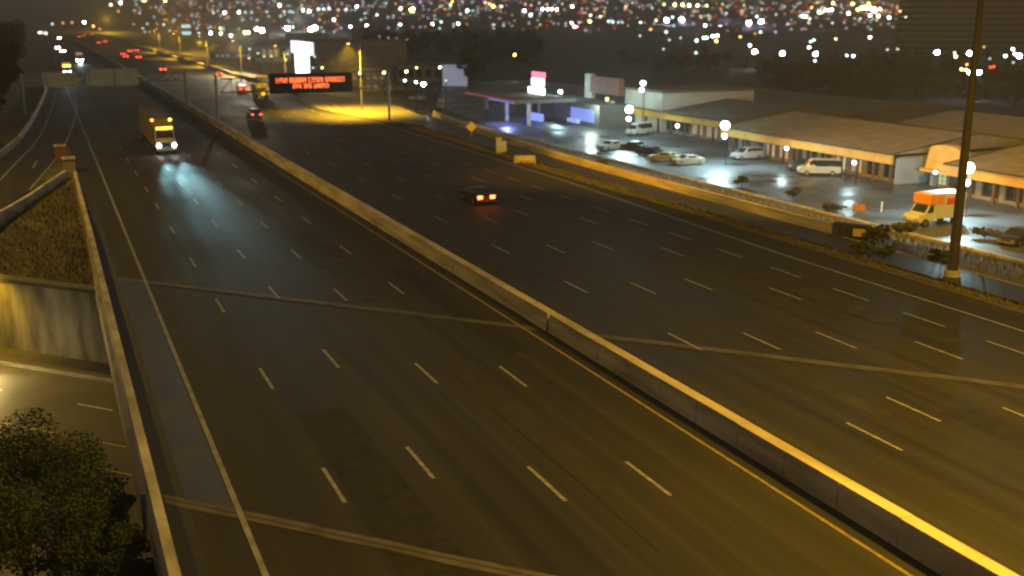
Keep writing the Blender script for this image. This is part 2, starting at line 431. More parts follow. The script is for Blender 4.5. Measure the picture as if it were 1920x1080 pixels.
def wall_run(pts, wd, z0, z1, name, m, par, top=None):
    o = MB()
    for a, b in zip(pts, pts[1:]):
        d = (b - a); n = Vector((-d.y, d.x, 0)).normalized(); e = d.normalized() * .015
        A, B = a + e, b - e; h = n * wd / 2; g = n * (top or wd) / 2
        o.hexa([(A.x - h.x, A.y - h.y, z0), (B.x - h.x, B.y - h.y, z0), (B.x + h.x, B.y + h.y, z0), (A.x + h.x, A.y + h.y, z0), (A.x - g.x, A.y - g.y, z1), (B.x - g.x, B.y - g.y, z1), (B.x + g.x, B.y + g.y, z1), (A.x + g.x, A.y + g.y, z1)])
    return o.build(name, m, par)
rb = empty('ramp_barrier', (0, 0, 0), 0, 'low concrete barrier curving along the outer edge of the left exit ramp', 'barrier')
for a, b in zip(outer, outer[1:]): wall_run([a, b], .5, -.05, .75, 'barrier_segment', M['conc2'], rb, .25)
gw = empty('gore_barrier', (0, 0, 0), 0, 'yellow lit concrete barrier along the top edge of the left grass bank', 'barrier')
gp = [at(124, 333), at(104, 347), at(84, 361), at(60, 378), at(30, 397), at(0, 414), at(-40, 440), at(-100, 480)]
for a, b in zip(gp, gp[1:]): wall_run([a, b], .55, -.6, .8, 'barrier_segment', M['conc2'], gw, .3)
# gore nose markers
for (x, y, hgt, lb) in ((115, 300, 1.7, 'reddish crash cushion block at the tip of the left gore'), (131, 322, 1.5, 'tan crash cushion block just behind the gore tip')):
    p = at(x, y); cc = empty('crash_cushion', (p.x, p.y, 0), 0, lb, 'crash cushion')
    m = MB(); m.box(-.6, .6, -1.2, 1.2, .02, hgt); m.build('body', M['panelred'] if hgt > 1.6 else M['stucco'], cc)
    m = MB(); m.box(-.7, .7, -1.32, 1.32, hgt + .002, hgt + .1); m.build('cap', M['conc2'], cc)
    m = MB()
    for k in range(3): m.box(-.64, -.605, -1.1, 1.1, .25 + .45 * k, .45 + .45 * k)
    m.build('rail', M['ypaint'], cc)

# street passing under the bridge, with walk, kerb, abutment
U = Vector((1, -1.05, 0)).normalized(); N_ = Vector((U.y, -U.x, 0))      # along the street / towards the camera side
if N_.y > 0: N_ = -N_
O_ = Vector((-1.3, 77.2, 0))
def sp_(u, n, z): p = O_ + U * u + N_ * n; return (p.x, p.y, z)
mb = MB(); mb.quad(sp_(-60, 2.6, -6), sp_(-60, 30, -6), sp_(40, 30, -6), sp_(40, 2.6, -6)); street = struct(mb, 'cross_street', M['street'])
mb = MB()
for k in range(-8, 6): mb.hexa([sp_(5 * k, 0, -6.1), sp_(5 * k, 2.3, -6.1), sp_(5 * k + 4.98, 2.3, -6.1), sp_(5 * k + 4.98, 0, -6.1), sp_(5 * k, 0, -5.83), sp_(5 * k, 2.3, -5.85), sp_(5 * k + 4.98, 2.3, -5.85), sp_(5 * k + 4.98, 0, -5.83)])
struct(mb, 'sidewalk', M['side'])
mb = MB()
for k in range(-8, 6): mb.hexa([sp_(5 * k, 2.3, -6.1), sp_(5 * k, 2.62, -6.1), sp_(5 * k + 4.97, 2.62, -6.1), sp_(5 * k + 4.97, 2.3, -6.1), sp_(5 * k, 2.3, -5.84), sp_(5 * k, 2.6, -5.84), sp_(5 * k + 4.97, 2.6, -5.84), sp_(5 * k + 4.97, 2.3, -5.84)])
struct(mb, 'kerb', M['curb'])
def un(p): q = p - O_; q.z = 0; return q.dot(U), q.dot(N_)
for (xa, ya, xb, yb) in ((147, 757, 210, 770),):
    a, b = un(at(xa, ya, -6)), un(at(xb, yb, -6)); nn = (a[1] + b[1]) / 2
    for k in range(-4, 4):
        m = MB(); u0 = a[0] + 9 * k
        m.quad(sp_(u0, nn - .09, -5.995), sp_(u0, nn + .09, -5.995), sp_(u0 + (b[0] - a[0]), nn + .09, -5.995), sp_(u0 + (b[0] - a[0]), nn - .09, -5.995))
        m.build('lane_dash', M['paint2'], street)
for (xa, ya, xb, yb) in ((100, 808, 250, 845), (165, 870, 262, 898)):
    nn = (un(at(xa, ya, -6))[1] + un(at(xb, yb, -6))[1]) / 2; m = MB()
    m.quad(sp_(-50, nn - .08, -5.994), sp_(-50, nn + .08, -5.994), sp_(30, nn + .08, -5.994), sp_(30, nn - .08, -5.994)); m.build('centre_line', M['ypaint2'], street)
ab = empty('abutment_wall', (0, 0, -6), 0, 'stained concrete abutment wall beside the sidewalk under the bridge', 'wall')
for k in range(-9, 18):
    m = MB(); u0 = k * 3.4 + .6
    m.hexa([sp_(u0, -.8, -6.1), sp_(u0, 0, -6.1), sp_(u0 + 3.37, 0, -6.1), sp_(u0 + 3.37, -.8, -6.1), sp_(u0, -.8, -1.02), sp_(u0, 0, -1.02), sp_(u0 + 3.37, 0, -1.02), sp_(u0 + 3.37, -.8, -1.02)])
    o = m.build('wall_panel', M['abut'], ab); o.location = (0, 0, 6)
m = MB(); m.hexa([sp_(-30, -.9, -1.0), sp_(-30, .08, -1.0), sp_(4.4, .08, -1.0), sp_(4.4, -.9, -1.0), sp_(-30, -.9, -.75), sp_(-30, .08, -.75), sp_(4.4, .08, -.75), sp_(4.4, -.9, -.75)])
o = m.build('coping', M['side'], ab); o.location = (0, 0, 6)
# near bank below the camera
mb = MB(); NB = [(29.9, -6), (33, -5.6), (38, -4.2), (44, -2.4), (52, -1.2), (70, -.6), (110, -.6)]
for (n0, z0), (n1, z1) in zip(NB, NB[1:]):
    for k in range(-12, 8):
        q = []
        for u, n, z in ((k * 5, n0, z0), (k * 5, n1, z1), (k * 5 + 5, n1, z1), (k * 5 + 5, n0, z0)):
            q.append(sp_(u, n, z + (.25 * sin(u * .8 + n) if n > 30 else 0)))
        if max(p[0] for p in q) < 3: mb.quad(*q)
struct(mb, 'near_bank', M['grass'])

# bridge parapet on the left, and low kerb further on
pp = empty('bridge_parapet', (2.1, 0, 0), 0, 'narrow concrete parapet on the left edge of the bridge', 'parapet')
def seg_box(par, name, x0, x1, y0, y1, z0, z1, tx0, tx1, m):
    o = MB(); o.hexa([(x0, y0, z0), (x1, y0, z0), (x1, y1, z0), (x0, y1, z0), (tx0, y0, z1), (tx1, y0, z1), (tx1, y1, z1), (tx0, y1, z1)])
    return o.build(name, m, par)
y = 14
while y < 88:
    o = seg_box(pp, 'parapet_segment', 1.85, 2.42, y, y + 3.97, -1.3, .86, 1.96, 2.3, M['conc2']); o.location = (-2.1, 0, 0); y += 4
lk = empty('shoulder_kerb', (2.2, 88, 0), 0, 'low pale concrete kerb between grass bank and left shoulder', 'kerb')
for k in range(11):
    a = 88 + 4 * k; t = max(0, 1 - k / 6)
    o = seg_box(lk, 'kerb_segment', 1.95, 2.4, a, a + 3.96, -.1, .2 + .55 * t, 2.0, 2.3, M['conc2']); o.location = (-2.2, -88, 0)

# median barrier
mbz = empty('median_barrier', (24.45, 0, 0), 0, 'long concrete median barrier dividing the two carriageways', 'barrier')
y = 9.2; rng = random.Random(3)
while y < 900:
    L = 3.0 if y < 150 else (9 if y < 400 else 25)
    gap = .035
    if abs(y - 49.5) < 1.5: gap = .3
    dx = rng.uniform(-.012, .012)
    o = seg_box(mbz, 'barrier_segment', 24.12 + dx, 24.82 + dx, y, y + L - gap, -.05, 1.02 + rng.uniform(-.01, .01), 24.2 + dx, 24.74 + dx, M['conc']); o.location = (-24.45, 0, 0)
    y += L
# ramp barrier on the right
b2 = empty('concrete_barrier', (56.6, 66, 0), 0, 'bright yellow lit concrete barrier along the right side ramp', 'barrier')
y = 66.5
while y < 178:
    L = 3.0
    xa, xb = xrp(y) + .3, xrp(y + L) + .3
    o = MB(); o.hexa([(xa, y, -.3), (xa + .55, y, -.3), (xb + .55, y + L - .04, -.3), (xb, y + L - .04, -.3), (xa + .1, y, .8), (xa + .38, y, .8), (xb + .38, y + L - .04, .8), (xb + .1, y + L - .04, .8)])
    q = o.build('barrier_segment', M['conc'], b2); q.location = (-56.6, -66, 0); y += L
# low wall right of the far carriageway (yellow in the distance)
b3 = empty('shoulder_barrier', (51.2, 235, 0), 0, 'distant orange lit concrete barrier on the right shoulder beyond the sign', 'barrier')
y = 236
while y < 760:
    L = 12
    o = seg_box(b3, 'barrier_segment', 51.0, 51.7, y, y + L - .05, -.05, 1.1, 51.1, 51.5, M['conc']); o.location = (-51.2, -235, 0); y += L
# crash cushion at the near end
p = at(1600, 445); cc = empty('crash_cushion', (p.x, p.y, 0), 0, 'dark crash cushion with yellow plate at the near end of the ramp barrier', 'crash cushion')
p0, p1 = at(1562, 438), at(1630, 447)
m = MB()
for k in range(5):
    a = p0.lerp(p1, k / 5); b = p0.lerp(p1, (k + .92) / 5); n = Vector((.35, .3, 0))
    m.hexa([(a - n - p)[:2] + (-.1,), (b - n - p)[:2] + (-.1,), (b + n - p)[:2] + (-.1,), (a + n - p)[:2] + (-.1,), (a - n - p)[:2] + (.95,), (b - n - p)[:2] + (.95,), (b + n - p)[:2] + (.95,), (a + n - p)[:2] + (.95,)])
m.build('bay', M['darksteel'], cc)
q0, q1 = at(1600, 445) - p, at(1626, 447) - p; n = Vector((-.37, -.32, 0))
m = MB(); m.hexa([(q0 + n)[:2] + (.2,), (q1 + n)[:2] + (.2,), (q1 + n * 1.1)[:2] + (.2,), (q0 + n * 1.1)[:2] + (.2,), (q0 + n)[:2] + (.8,), (q1 + n)[:2] + (.8,), (q1 + n * 1.1)[:2] + (.8,), (q0 + n * 1.1)[:2] + (.8,)])
m.build('marker_plate', M['yellow'], cc)
q = at(1634, 449); m = MB(); m.tube((0, 0, 0), (0, 0, 1.35), .07); m.box(-.16, .16, -.05, -.02, .7, 1.35); o = m.build('marker_post', M['white']); o.location = (q.x, q.y, -.1); tag(o, 'thin white marker post beside the crash cushion', 'post')

# ------------------------------------------------------------------ vegetation
def leaf_cloud(m, blobs, n, size, rg, flat=.0):
    for _ in range(n):
        c, rx, ry, rz = rg.choice(blobs)
        while True:
            v = Vector((rg.uniform(-1, 1), rg.uniform(-1, 1), rg.uniform(-1, 1)))
            if .3 < v.length < 1: break
        p = Vector((c[0] + v.x * rx, c[1] + v.y * ry, c[2] + v.z * rz))
        u = Vector((rg.gauss(0, 1), rg.gauss(0, 1), rg.gauss(0, .6))).normalized(); q = u.orthogonal().normalized()
        q = (q * cos(1) + u.cross(q) * sin(rg.uniform(0, 6.3)))
        s_ = size * rg.uniform(.5, 1.3); a = u * s_; b = q * s_ * .55
        m.quad(p - a, p - b, p + a, p + b)
def make_tree(name, loc, h, cr, n, size, label, group=None, leaf='leaf', seed=0):
    rg = random.Random(seed); t = empty(name, loc, 0, label, 'tree' if 'tree' in name else 'shrub', group)
    m = MB(); th = h * .45
    m.tube((0, 0, -.3), (.1, .05, th), h * .03 + .04, h * .018 + .02)
    blobs = []
    for k in range(7):
        a = rg.uniform(0, 6.28); d = cr * rg.uniform(.15, .65); z = h * rg.uniform(.42, .86)
        blobs.append(((d * cos(a), d * sin(a), z), cr * rg.uniform(.35, .6), cr * rg.uniform(.35, .6), h * rg.uniform(.12, .2)))
        m.tube((.1, .05, th * rg.uniform(.6, 1)), (d * cos(a), d * sin(a), z), h * .014 + .015, .02, 5)
    m.build('trunk', M['bark'], t)
    c = MB(); leaf_cloud(c, blobs, n, size, rg); c.build('crown', M[leaf], t)
    return t
# near trees, lower left (rooted on the bank below the camera)
near = [(-2.6, 45.5, -4.6, 5.8, 2.3, 'dark leafy tree whose top reaches the street below the bridge, lower left'), (-.2, 43.0, -4.6, 5.0, 1.9, 'bushy tree growing close against the near bridge parapet'),
        (-4.6, 41.0, -4.0, 5.0, 2.4, 'leftmost tree at the lower left corner under the camera'), (-1.2, 38.0, -3.6, 5.0, 2.2, 'low spreading tree in front of the bank in the lower left corner'),
        (-3.6, 36.0, -2.4, 4.6, 2.2, 'darkest near tree at the bottom left edge'), (.4, 38.4, -3.8, 3.9, 1.5, 'small yellowish green tree between parapet and larger trees'), (0.2, 34.5, -2.6, 3.4, 1.5, 'small bush tree at the bottom beside the parapet')]
for i, (x, y, z, h, c, lb) in enumerate(near): make_tree('leafy_tree', (x, y, z), h, c * 1.2, 10000, .075, lb, None, 'leaf', 10 + i)
for i, (x, y, h, c, lb) in enumerate(((235, 1010, 2.4, 1.3, 'low bush beside the parapet near the bottom of the picture'), (150, 1060, 2.8, 1.7, 'bush at the bottom edge below the leafy trees'), (40, 1050, 3.0, 1.9, 'dark bush filling the bottom left corner'), (215, 930, 2.2, 1.1, 'thin bush between the leafy trees and the lower street'), (285, 1070, 1.8, 1.0, 'small bush squeezed against the parapet at the bottom'))):
    p = at(x, y, -3.2); make_tree('bush', (p.x, p.y, -4.6), h, c, 2600, .1, lb, None, 'leaf', 130 + i)
# weeds and dry grass on the banks: uncountable
def tufts(name, pts, hgt, m_):
    m = MB(); rg = random.Random(5)
    for p in pts:
        for k in range(4):
            a = rg.uniform(0, 6.28); l = hgt * rg.uniform(.5, 1.4); w_ = hgt * .09
            dx, dy = cos(a), sin(a); lean = rg.uniform(.1, .6) * l
            m.tri((p[0] - dy * w_, p[1] + dx * w_, p[2] - .03), (p[0] + dy * w_, p[1] - dx * w_, p[2] - .03), (p[0] + dx * lean, p[1] + dy * lean, p[2] + l))
    return stuff(m, name, m_)
rg = random.Random(8); pts = []
for _ in range(9000):
    x, y = rg.uniform(57.2, 75), rg.uniform(30, 190)
    if rg.random() < exp(-(y - 30) / 90): pts.append((x, y, vz(x, y)))
for _ in range(2600):
    x, y = rg.uniform(51.4, 52.8), rg.uniform(30, 160); pts.append((x, y, vz(x, y)))
tufts('verge_grass', pts, .36, M['blade'])
pts = []
for _ in range(7000):
    x = rg.uniform(-9, 1.7); y = yab(x) + rg.uniform(.4, 45)
    if y < 129 - 6 * abs(x) * .9: pts.append((x, y, bz(x, y)))
tufts('bank_grass', pts, .24, M['blade'])
# shrubs on the right slope
shr = [(1655, 455, 1.3, 1.4, 'dark round shrub on the slope right of the crash cushion'), (1700, 440, 1.5, 1.6, 'broad shrub in front of the box truck'), (1610, 478, 1.2, 1.2, 'dark weedy shrub between ramp and kerb left of the tall mast'), (1655, 488, 1.0, 1.0, 'low shrub on the ramp verge below the crash cushion'),
       (1765, 500, 1.3, 1.1, 'scrubby bush at the foot of the tall mast'), (1390, 350, 1.4, 1.2, 'upright shrub behind the ramp barrier beside the wet lot'), (1485, 372, 1.3, 1.3, 'dark shrub behind the barrier near the white van'), (1845, 448, 1.0, 1.5, 'wide low shrub at the lot edge right of the mast'),
       (1130, 318, 1.0, 1.0, 'small shrub on the verge under the parked dark cars'), (1560, 400, 1.0, 1.6, 'brownish shrub behind the end of the ramp barrier'), (820, 215, 1.6, 2.2, 'dark bush behind the far end of the ramp barrier')]
for i, (x, y, h, c, lb) in enumerate(shr):
    zz = -.1
    for _ in range(6): p = at(x, y, zz); zz = vz(p.x, p.y) if p.x < 78 else LOT
    make_tree('shrub', (p.x, p.y, zz), h, c, 420, .2, lb, None, 'shrub', 40 + i)
# trees left of the exit ramp
lt = [(-9.5, 178, 9, 4, 'dark tree at the left edge just behind the bend of the exit ramp barrier'), (-8.5, 222, 11, 4.6, 'dark tree behind the left signpost of the sign gantry'), (-8.5, 258, 12, 5, 'tall dark tree above the exit ramp on the left'), (-9, 310, 13, 5.6, 'dark tree left of the back of the road sign'), (-10, 372, 14, 6.2, 'broad dark tree further along the left roadside'), (-11, 450, 15, 7, 'dark tree under the row of distant headlights'),
      (-12.5, 560, 16, 8, 'far dark tree at the upper left beside the motorway'), (-15, 700, 18, 10, 'farthest dark tree at the upper left corner'), (-10.5, 152, 7, 3.4, 'nearest dark tree beside the exit ramp at the left edge'), (-13, 335, 16, 7, 'large dark tree behind the others on the left slope')]
for i, (x, y, h, c, lb) in enumerate(lt): make_tree('dark_tree', (x, y, bz(x, y) - .1), h, c, 1300, .45 + h * .02, lb, 'trees along the exit ramp', 'leafd', 70 + i)
# far woods: dark masses
def woods(name, spots, seed, h0=9, h1=15, nq=110, size=1.1):
    m = MB(); m2 = MB(); rg = random.Random(seed)
    for x, y, z in spots:
        h = rg.uniform(h0, h1); c = h * .42
        blobs = [((x + rg.uniform(-.5, .5) * c, y + rg.uniform(-.5, .5) * c, z + h * rg.uniform(.3, .85)), c * .6, c * .6, h * .2) for _ in range(5)]
        m.mi = 0; leaf_cloud(m, blobs, nq, size, rg); m.mi = 1; m.tube((x, y, z - .3), (x, y, z + h * .5), .25, .15, 5)
    o = m.build(name, [M['leafd'], M['bark']]); o['kind'] = 'stuff'; return o
rg = random.Random(2); sp1 = []
for _ in range(260):
    x_, y_ = rg.uniform(690, 1010), rg.uniform(78, 176)
    if x_ < 880 and y_ > 112: continue
    if x_ > 860 and y_ > 128 and x_ > 890: continue
    p = at(x_, y_, LOT); sp1.append((p.x, p.y, LOT))
woods('woodland', sp1, 4)
sp2 = []
for _ in range(330):
    x_, y_ = rg.uniform(1150, 1960), rg.uniform(106, 200)
    if x_ < 1420 and y_ > 128: continue
    if y_ > 168 + (x_ - 1420) * .05: continue
    p = at(x_, y_ + 8, LOT); sp2.append((p.x, p.y, LOT))
woods('woodland', sp2, 6, 4, 7.5, 130, .8)

# ------------------------------------------------------------------ sign gantries
def truss(par, x0, x1, y, z0, z1, dpt=1.0):
    m = MB(); n = max(4, int((x1 - x0) / 1.6))
    for yy in (y, y + dpt):
        for z in (z0, z1): m.tube((x0, yy, z), (x1, yy, z), .085, n=6)
    m.build('chord', M['steel'], par); m = MB()
    for k in range(n):
        a = x0 + (x1 - x0) * k / n; b = x0 + (x1 - x0) * (k + 1) / n
        for yy in (y, y + dpt):
            m.tube((a, yy, z0), (b, yy, z1), .045, n=5); m.tube((b, yy, z0), (b, yy, z1), .045, n=5)
        m.tube((a, y, z1), (b, y + dpt, z1), .04, n=5)
    m.build('web', M['steel'], par)
def post(par, x, y, z1, r=.2):
    m = MB(); m.tube((x, y, 0), (x, y, z1), r, r * .8, 10); m.box(x - .4, x + .4, y - .4, y + .4, 0, .12); m.build('post', M['steel'], par)
g = empty('sign_gantry', (0, 211, 0), 0, 'steel gantry over the oncoming lanes holding two signs seen from behind', 'gantry')
truss(g, -3.8, 24.3, 1.0, 5.3, 6.7); post(g, -3.7, 1.5, 7.2); post(g, 24.45, 1.5, 7.2, .22)
def sign_back(x0, x1, z0, z1, lb):
    s = empty('road_sign', (0, 211.8, 0), 0, lb, 'sign', 'signs on the left gantry')
    m = MB(); m.box(x0, x1, 0, .06, z0, z1); m.build('panel', M['signback'], s)
    for z in (z0 + .35, (z0 + z1) / 2, z1 - .35):
        m = MB(); m.box(x0 + .05, x1 - .05, -.12, -.003, z - .06, z + .06); m.build('stiffener', M['signback'], s)
    k = x0 + .6
    while k < x1:
        m = MB(); m.box(k, k + .08, -.2, -.125, z0 - .1, z1 + .1); m.build('bracket', M['steel'], s); k += 4.3
sign_back(-.2, 5.5, 4.6, 7.2, 'smaller sign panel seen from behind on the left of the gantry'); sign_back(7.0, 16.1, 4.6, 7.65, 'wide sign panel seen from behind on the gantry')
g2 = empty('sign_gantry', (0, 172, 0), 0, 'steel truss gantry over the outbound lanes carrying the lit message board', 'gantry')
truss(g2, 25.2, 52.4, .6, 5.4, 7.5, 1.2); post(g2, 24.5, 1.2, 7.7, .24); post(g2, 52.4, 1.2, 7.9, .22)
vms = empty('message_board', (32.5, 171, 5.2), 0, 'dark electronic message board lit with red orange letters', 'sign')
m = MB(); m.box(0, 13.0, 0, 1.3, 0, 2.95); m.build('housing', M['black'], vms)
m = MB(); m.box(-.12, 13.12, -.05, -.002, -.1, .06); m.box(-.12, 13.12, -.05, -.002, 2.9, 3.05); m.box(-.12, 0, -.05, -.002, .06, 2.9); m.box(13, 13.12, -.05, -.002, .06, 2.9); m.build('frame', M['darksteel'], vms)
led = emit('red_orange_led', (1., .16, .045), 3.2); rg = random.Random(17)
def led_word(px0, px1, zrow):
    m = MB(); x0 = at_y(px0, 150, 171).x - 32.5; x1 = at_y(px1, 150, 171).x - 32.5
    cw = .62; n = max(1, round((x1 - x0 + .1) / cw)); cw = (x1 - x0) / n
    for c in range(n):
        for i in range(5):
            for j in range(7):
                edge = i in (0, 4) or j in (0, 3, 6)
                if rg.random() < (.8 if edge else .25):
                    x = x0 + cw * c + cw * .84 * i / 5; z = zrow + .105 * j
                    m.box(x, x + .085, -.03, -.004, z, z + .085)
    m.build('lit_word', led, vms)['kind'] = 'stuff'
for a, b in ((517, 540), (543, 575), (578, 607), (610, 647)): led_word(a, b, 1.62)
for a, b in ((549, 566), (569, 585), (588, 617)): led_word(a, b, .68)

# tall mast in the right foreground (its lamps are above the picture)
def mast(x, y, h, lb, power, r=.36, zb=0., aim=None, ang=150):
    t = empty('high_mast_light', (x, y, zb), 0, lb, 'light mast', 'high mast lights')
    m = MB(); m.tube((0, 0, 0), (0, 0, h * .45), r, r * .62, 12); m.tube((0, 0, h * .45), (0, 0, h), r * .62, r * .3, 12); m.build('pole', M['darksteel'], t)
    m = MB(); m.tube((0, 0, -.1), (0, 0, .5), r * 1.7, r * 1.5, 12); m.build('base', M['conc2'], t)
    m = MB()
    for k in range(12):
        a, b = 2 * pi * k / 12, 2 * pi * (k + 1) / 12; m.tube((cos(a) * 1.2, sin(a) * 1.2, h - .3), (cos(b) * 1.2, sin(b) * 1.2, h - .3), .06, n=5)
    for k in range(4): a = pi / 2 * k; m.tube((0, 0, h - .3), (cos(a) * 1.2, sin(a) * 1.2, h - .3), .05, n=5)
    m.build('ring', M['darksteel'], t)
    for k in range(6):
        a = 2 * pi * k / 6; m = MB(); m.tube((cos(a) * 1.3, sin(a) * 1.3, h - .35), (cos(a) * 1.3, sin(a) * 1.3, h - .05), .34, .16, 10); lm = m.build('luminaire', M['darksteel'], t)
        m = MB(); m.ball((cos(a) * 1.3, sin(a) * 1.3, h - .4), .16, 8, 5); m.build('bulb', emit_hps, lm)
    spot('mast_light', (0, 0, h - 1.1), (aim[0] - x, aim[1] - y, aim[2] - zb) if aim else (0, 0, 0), HPS, power, ang, .5, .45, t)
    return t
emit_hps = emit('sodium_bulb', (1, .55, .1), 20)
mast(54.35, 51.9, 36, 'tall dark steel light mast rising beside the ramp in the right foreground', 240000, .34, 0., (88, 112, -3), 76)  # its beam toward the plaza is added, to brighten the shop fronts
mast(40, 20, 34, 'sodium light mast just outside the picture at the lower right', 115000, .36)
mast(33.5, 11, 19, 'shorter sodium light mast out of the picture below the lower right corner', 52000, .3)
mast(-20, 112, 32, 'sodium light mast outside the left edge of the picture above the exit ramp', 72000, .36, 1., None, 178)
spot('added_floodlight', (-19, 112, 32), (95, 100, 0), (1, .46, .015), 340000, 30, .6, .5)  # narrow beam added at the left mast to brighten ramp barrier and plaza
# street lamps with shielded sodium heads
def cobra(x, y, h, arm, p, lb, zb=0., ang=130):
    t = empty('street_lamp', (x, y, zb), 0, lb, 'street lamp', 'sodium street lamps')
    m = MB(); m.tube((0, 0, 0), (0, 0, h), .13, .08, 8); m.build('pole', M['steel'], t)
    m = MB(); m.tube((0, 0, h - .2), (arm, 0, h + .2), .05, .04, 6); m.build('arm', M['steel'], t)
    s_ = 1 if arm > 0 else -1
    m = MB(); m.loft([[(arm + s_ * u, v, h + .2 + z) for v, z in ((-.16, .02), (.16, .02), (.1, .16), (-.1, .16))] for u in (0, .7)]); hd = m.build('lamp_head', M['darksteel'], t)
    m = MB(); m.box(min(arm + s_ * .1, arm + s_ * .55), max(arm + s_ * .1, arm + s_ * .55), -.12, .12, h + .17, h + .215); m.build('lens', emit_hps, hd)
    spot('lamp_light', (arm + s_ * .35, 0, h + .1), (arm + s_ * .35, 0, 0), HPS, p, ang, .7, .2, t)
    return t
cobra(52.9, 192, 12, -1.8, 170000, 'sodium street lamp beside the lit gore pavement under the message board gantry')
for i, y in enumerate((262, 325, 395, 475, 560)): cobra(53.6, y, 10, -1.8, 60000, 'added slim sodium street lamp on the far right shoulder, number %s beyond the message board' % ['one', 'two', 'three', 'four', 'five'][i])  # lamps added to light the far shoulder barrier and outbound lanes
# lamp over the cross street, just outside the left edge
u, n = un(Vector((-8.2, 79.5, 0)))
pl = sp_(u, 2.0, -5.85)
cobra(pl[0], pl[1], 6.0, .8, 2600, 'street lamp on the sidewalk of the lower street, left of the picture', -5.85, 150)

# ------------------------------------------------------------------ vehicles
def car_template(kind, paint, name, label, cat='car', lights='tail', group=None, rear_y=True, strength=6.):
    """front at +Y; origin on the ground at the centre"""
    t = empty(name, (0, 0, 0), 0, label, cat, group)
    if kind == 'sedan': L, W, prof = 4.7, .92, [(-2.35, .62, .8, .82), (-2.2, .3, .98, 1.0), (-1.5, .25, 1.0, 1.05), (-.95, .25, 1.0, 1.42), (.35, .25, .98, 1.44), (1.15, .25, .96, 1.0), (2.1, .28, .82, .86), (2.35, .4, .62, .64)]
    elif kind == 'suv': L, W, prof = 4.8, .97, [(-2.4, .6, .95, .98), (-2.3, .35, 1.1, 1.3), (-2.0, .3, 1.12, 1.74), (-.2, .3, 1.1, 1.78), (.5, .3, 1.08, 1.7), (1.2, .3, 1.06, 1.1), (2.2, .35, .95, .98), (2.4, .5, .75, .78)]
    else: L, W, prof = 5.4, 1.0, [(-2.7, .5, 1.1, 2.0), (-2.6, .35, 1.15, 2.1), (.9, .35, 1.15, 2.12), (1.35, .35, 1.12, 1.85), (1.95, .35, 1.1, 1.16), (2.6, .4, .9, .95), (2.7, .5, .75, .8)]
    m = MB(); rings = []
    for y, zb, zm, zt in prof:
        wt = W * (.78 if zt - zm > .2 else .96)
        e = .93 if abs(y) > L / 2 - .2 else 1
        rings.append([(-W * e, y, zb), (-W * e, y, zm), (-wt * e, y, zt), (wt * e, y, zt), (W * e, y, zm), (W * e, y, zb)])
    m.loft(rings); m.build('body', paint, t)
    # glass, set just proud of the body
    tall = [p for p in prof if p[3] - p[2] > .2]
    a, b = tall[0], tall[-1]; i0, i1 = prof.index(a), prof.index(b)
    wt = W * .78
    for s in (-1, 1):
        m = MB()
        lo = lambda p: (s * (W * .965 + .012), p[0], p[2] + .06); hi = lambda p: (s * (wt + .035), p[0], p[3] - .07)
        for p, q in zip(tall, tall[1:]): m.quad(lo(p), lo(q), hi(q), hi(p))
        m.build('side_window', M['glass'], t)
    f = prof[i1 + 1]; m = MB()
    m.quad((-W * .85, f[0] + .0, f[3] + .03), (W * .85, f[0], f[3] + .03), (wt * .93, b[0] + .06, b[3] - .02), (-wt * .93, b[0] + .06, b[3] - .02)); m.build('windscreen', M['glass'], t)
    if i0 > 0:
        f = prof[i0 - 1]; m = MB(); yb_ = f[0] - .02
        m.quad((-W * .82, yb_, f[3] + .02), (W * .82, yb_, f[3] + .02), (wt * .9, a[0] - .05, a[3] - .05), (-wt * .9, a[0] - .05, a[3] - .05)); m.build('rear_window', M['glass'], t)
    for sx in (-1, 1):
        for sy in (-.3, .31):
            m = MB(); y = L * sy; m.tube((sx * (W - .2), y, .33), (sx * (W + .02), y, .33), .33, .33, 14); wh = m.build('wheel', M['tyre'], t)
            m = MB(); m.tube((sx * (W + .021), y, .33), (sx * (W + .03), y, .33), .2, .2, 10); m.build('rim', M['rim'], wh)
    zl = prof[0][2] - .06
    for sx in (-1, 1):
        m = MB(); m.box(sx * W * .72 - .17, sx * W * .72 + .17, -L / 2 - .035, -L / 2 + .06, zl - .1, zl + .08)
        m.build('taillight', em('R', strength) if lights == 'tail' else M['redcar'], t)
        m = MB(); zf = prof[-1][2]; m.box(sx * W * .68 - .18, sx * W * .68 + .18, L / 2 - .1, L / 2 + .03, zf - .08, zf + .07)
        m.build('headlight', em('W', 90.) if lights == 'head' else M['rim'], t)
    m = MB(); m.box(-.26, .26, -L / 2 - .03, -L / 2 + .05, zl - .32, zl - .2); m.build('number_plate', M['white'], t)
    m = MB(); m.box(-W * .9, W * .9, -L / 2 - .05, -L / 2 + .12, .36, .55); m.box(-W * .9, W * .9, L / 2 - .12, L / 2 + .05, .34, .52); m.build('bumper', M['grey'], t)
    return t
# the red-lit car in the middle
c = car_template('sedan', M['darkcar'], 'dark_car', 'dark car with bright red tail lights alone in the middle of the outbound lanes', strength=14.)
c.location = (36.3, 92.5, 0); point('tail_glow', (0, -2.9, .7), (1, .06, .03), 14, .2, c)
for sx in (-.62, .62):   # brighter brake lamps over the tail lamps
    m = MB(); m.box(sx - .24, sx + .24, -2.41, -2.36, .62, .92); m.build('brake_light', emit('brake_lamp', (1, .08, .02), 16), c)
c = car_template('suv', M['grey'], 'suv', 'grey SUV with red tail lights driving below the message board', strength=10.); c.location = (32.4, 186.5, 0)
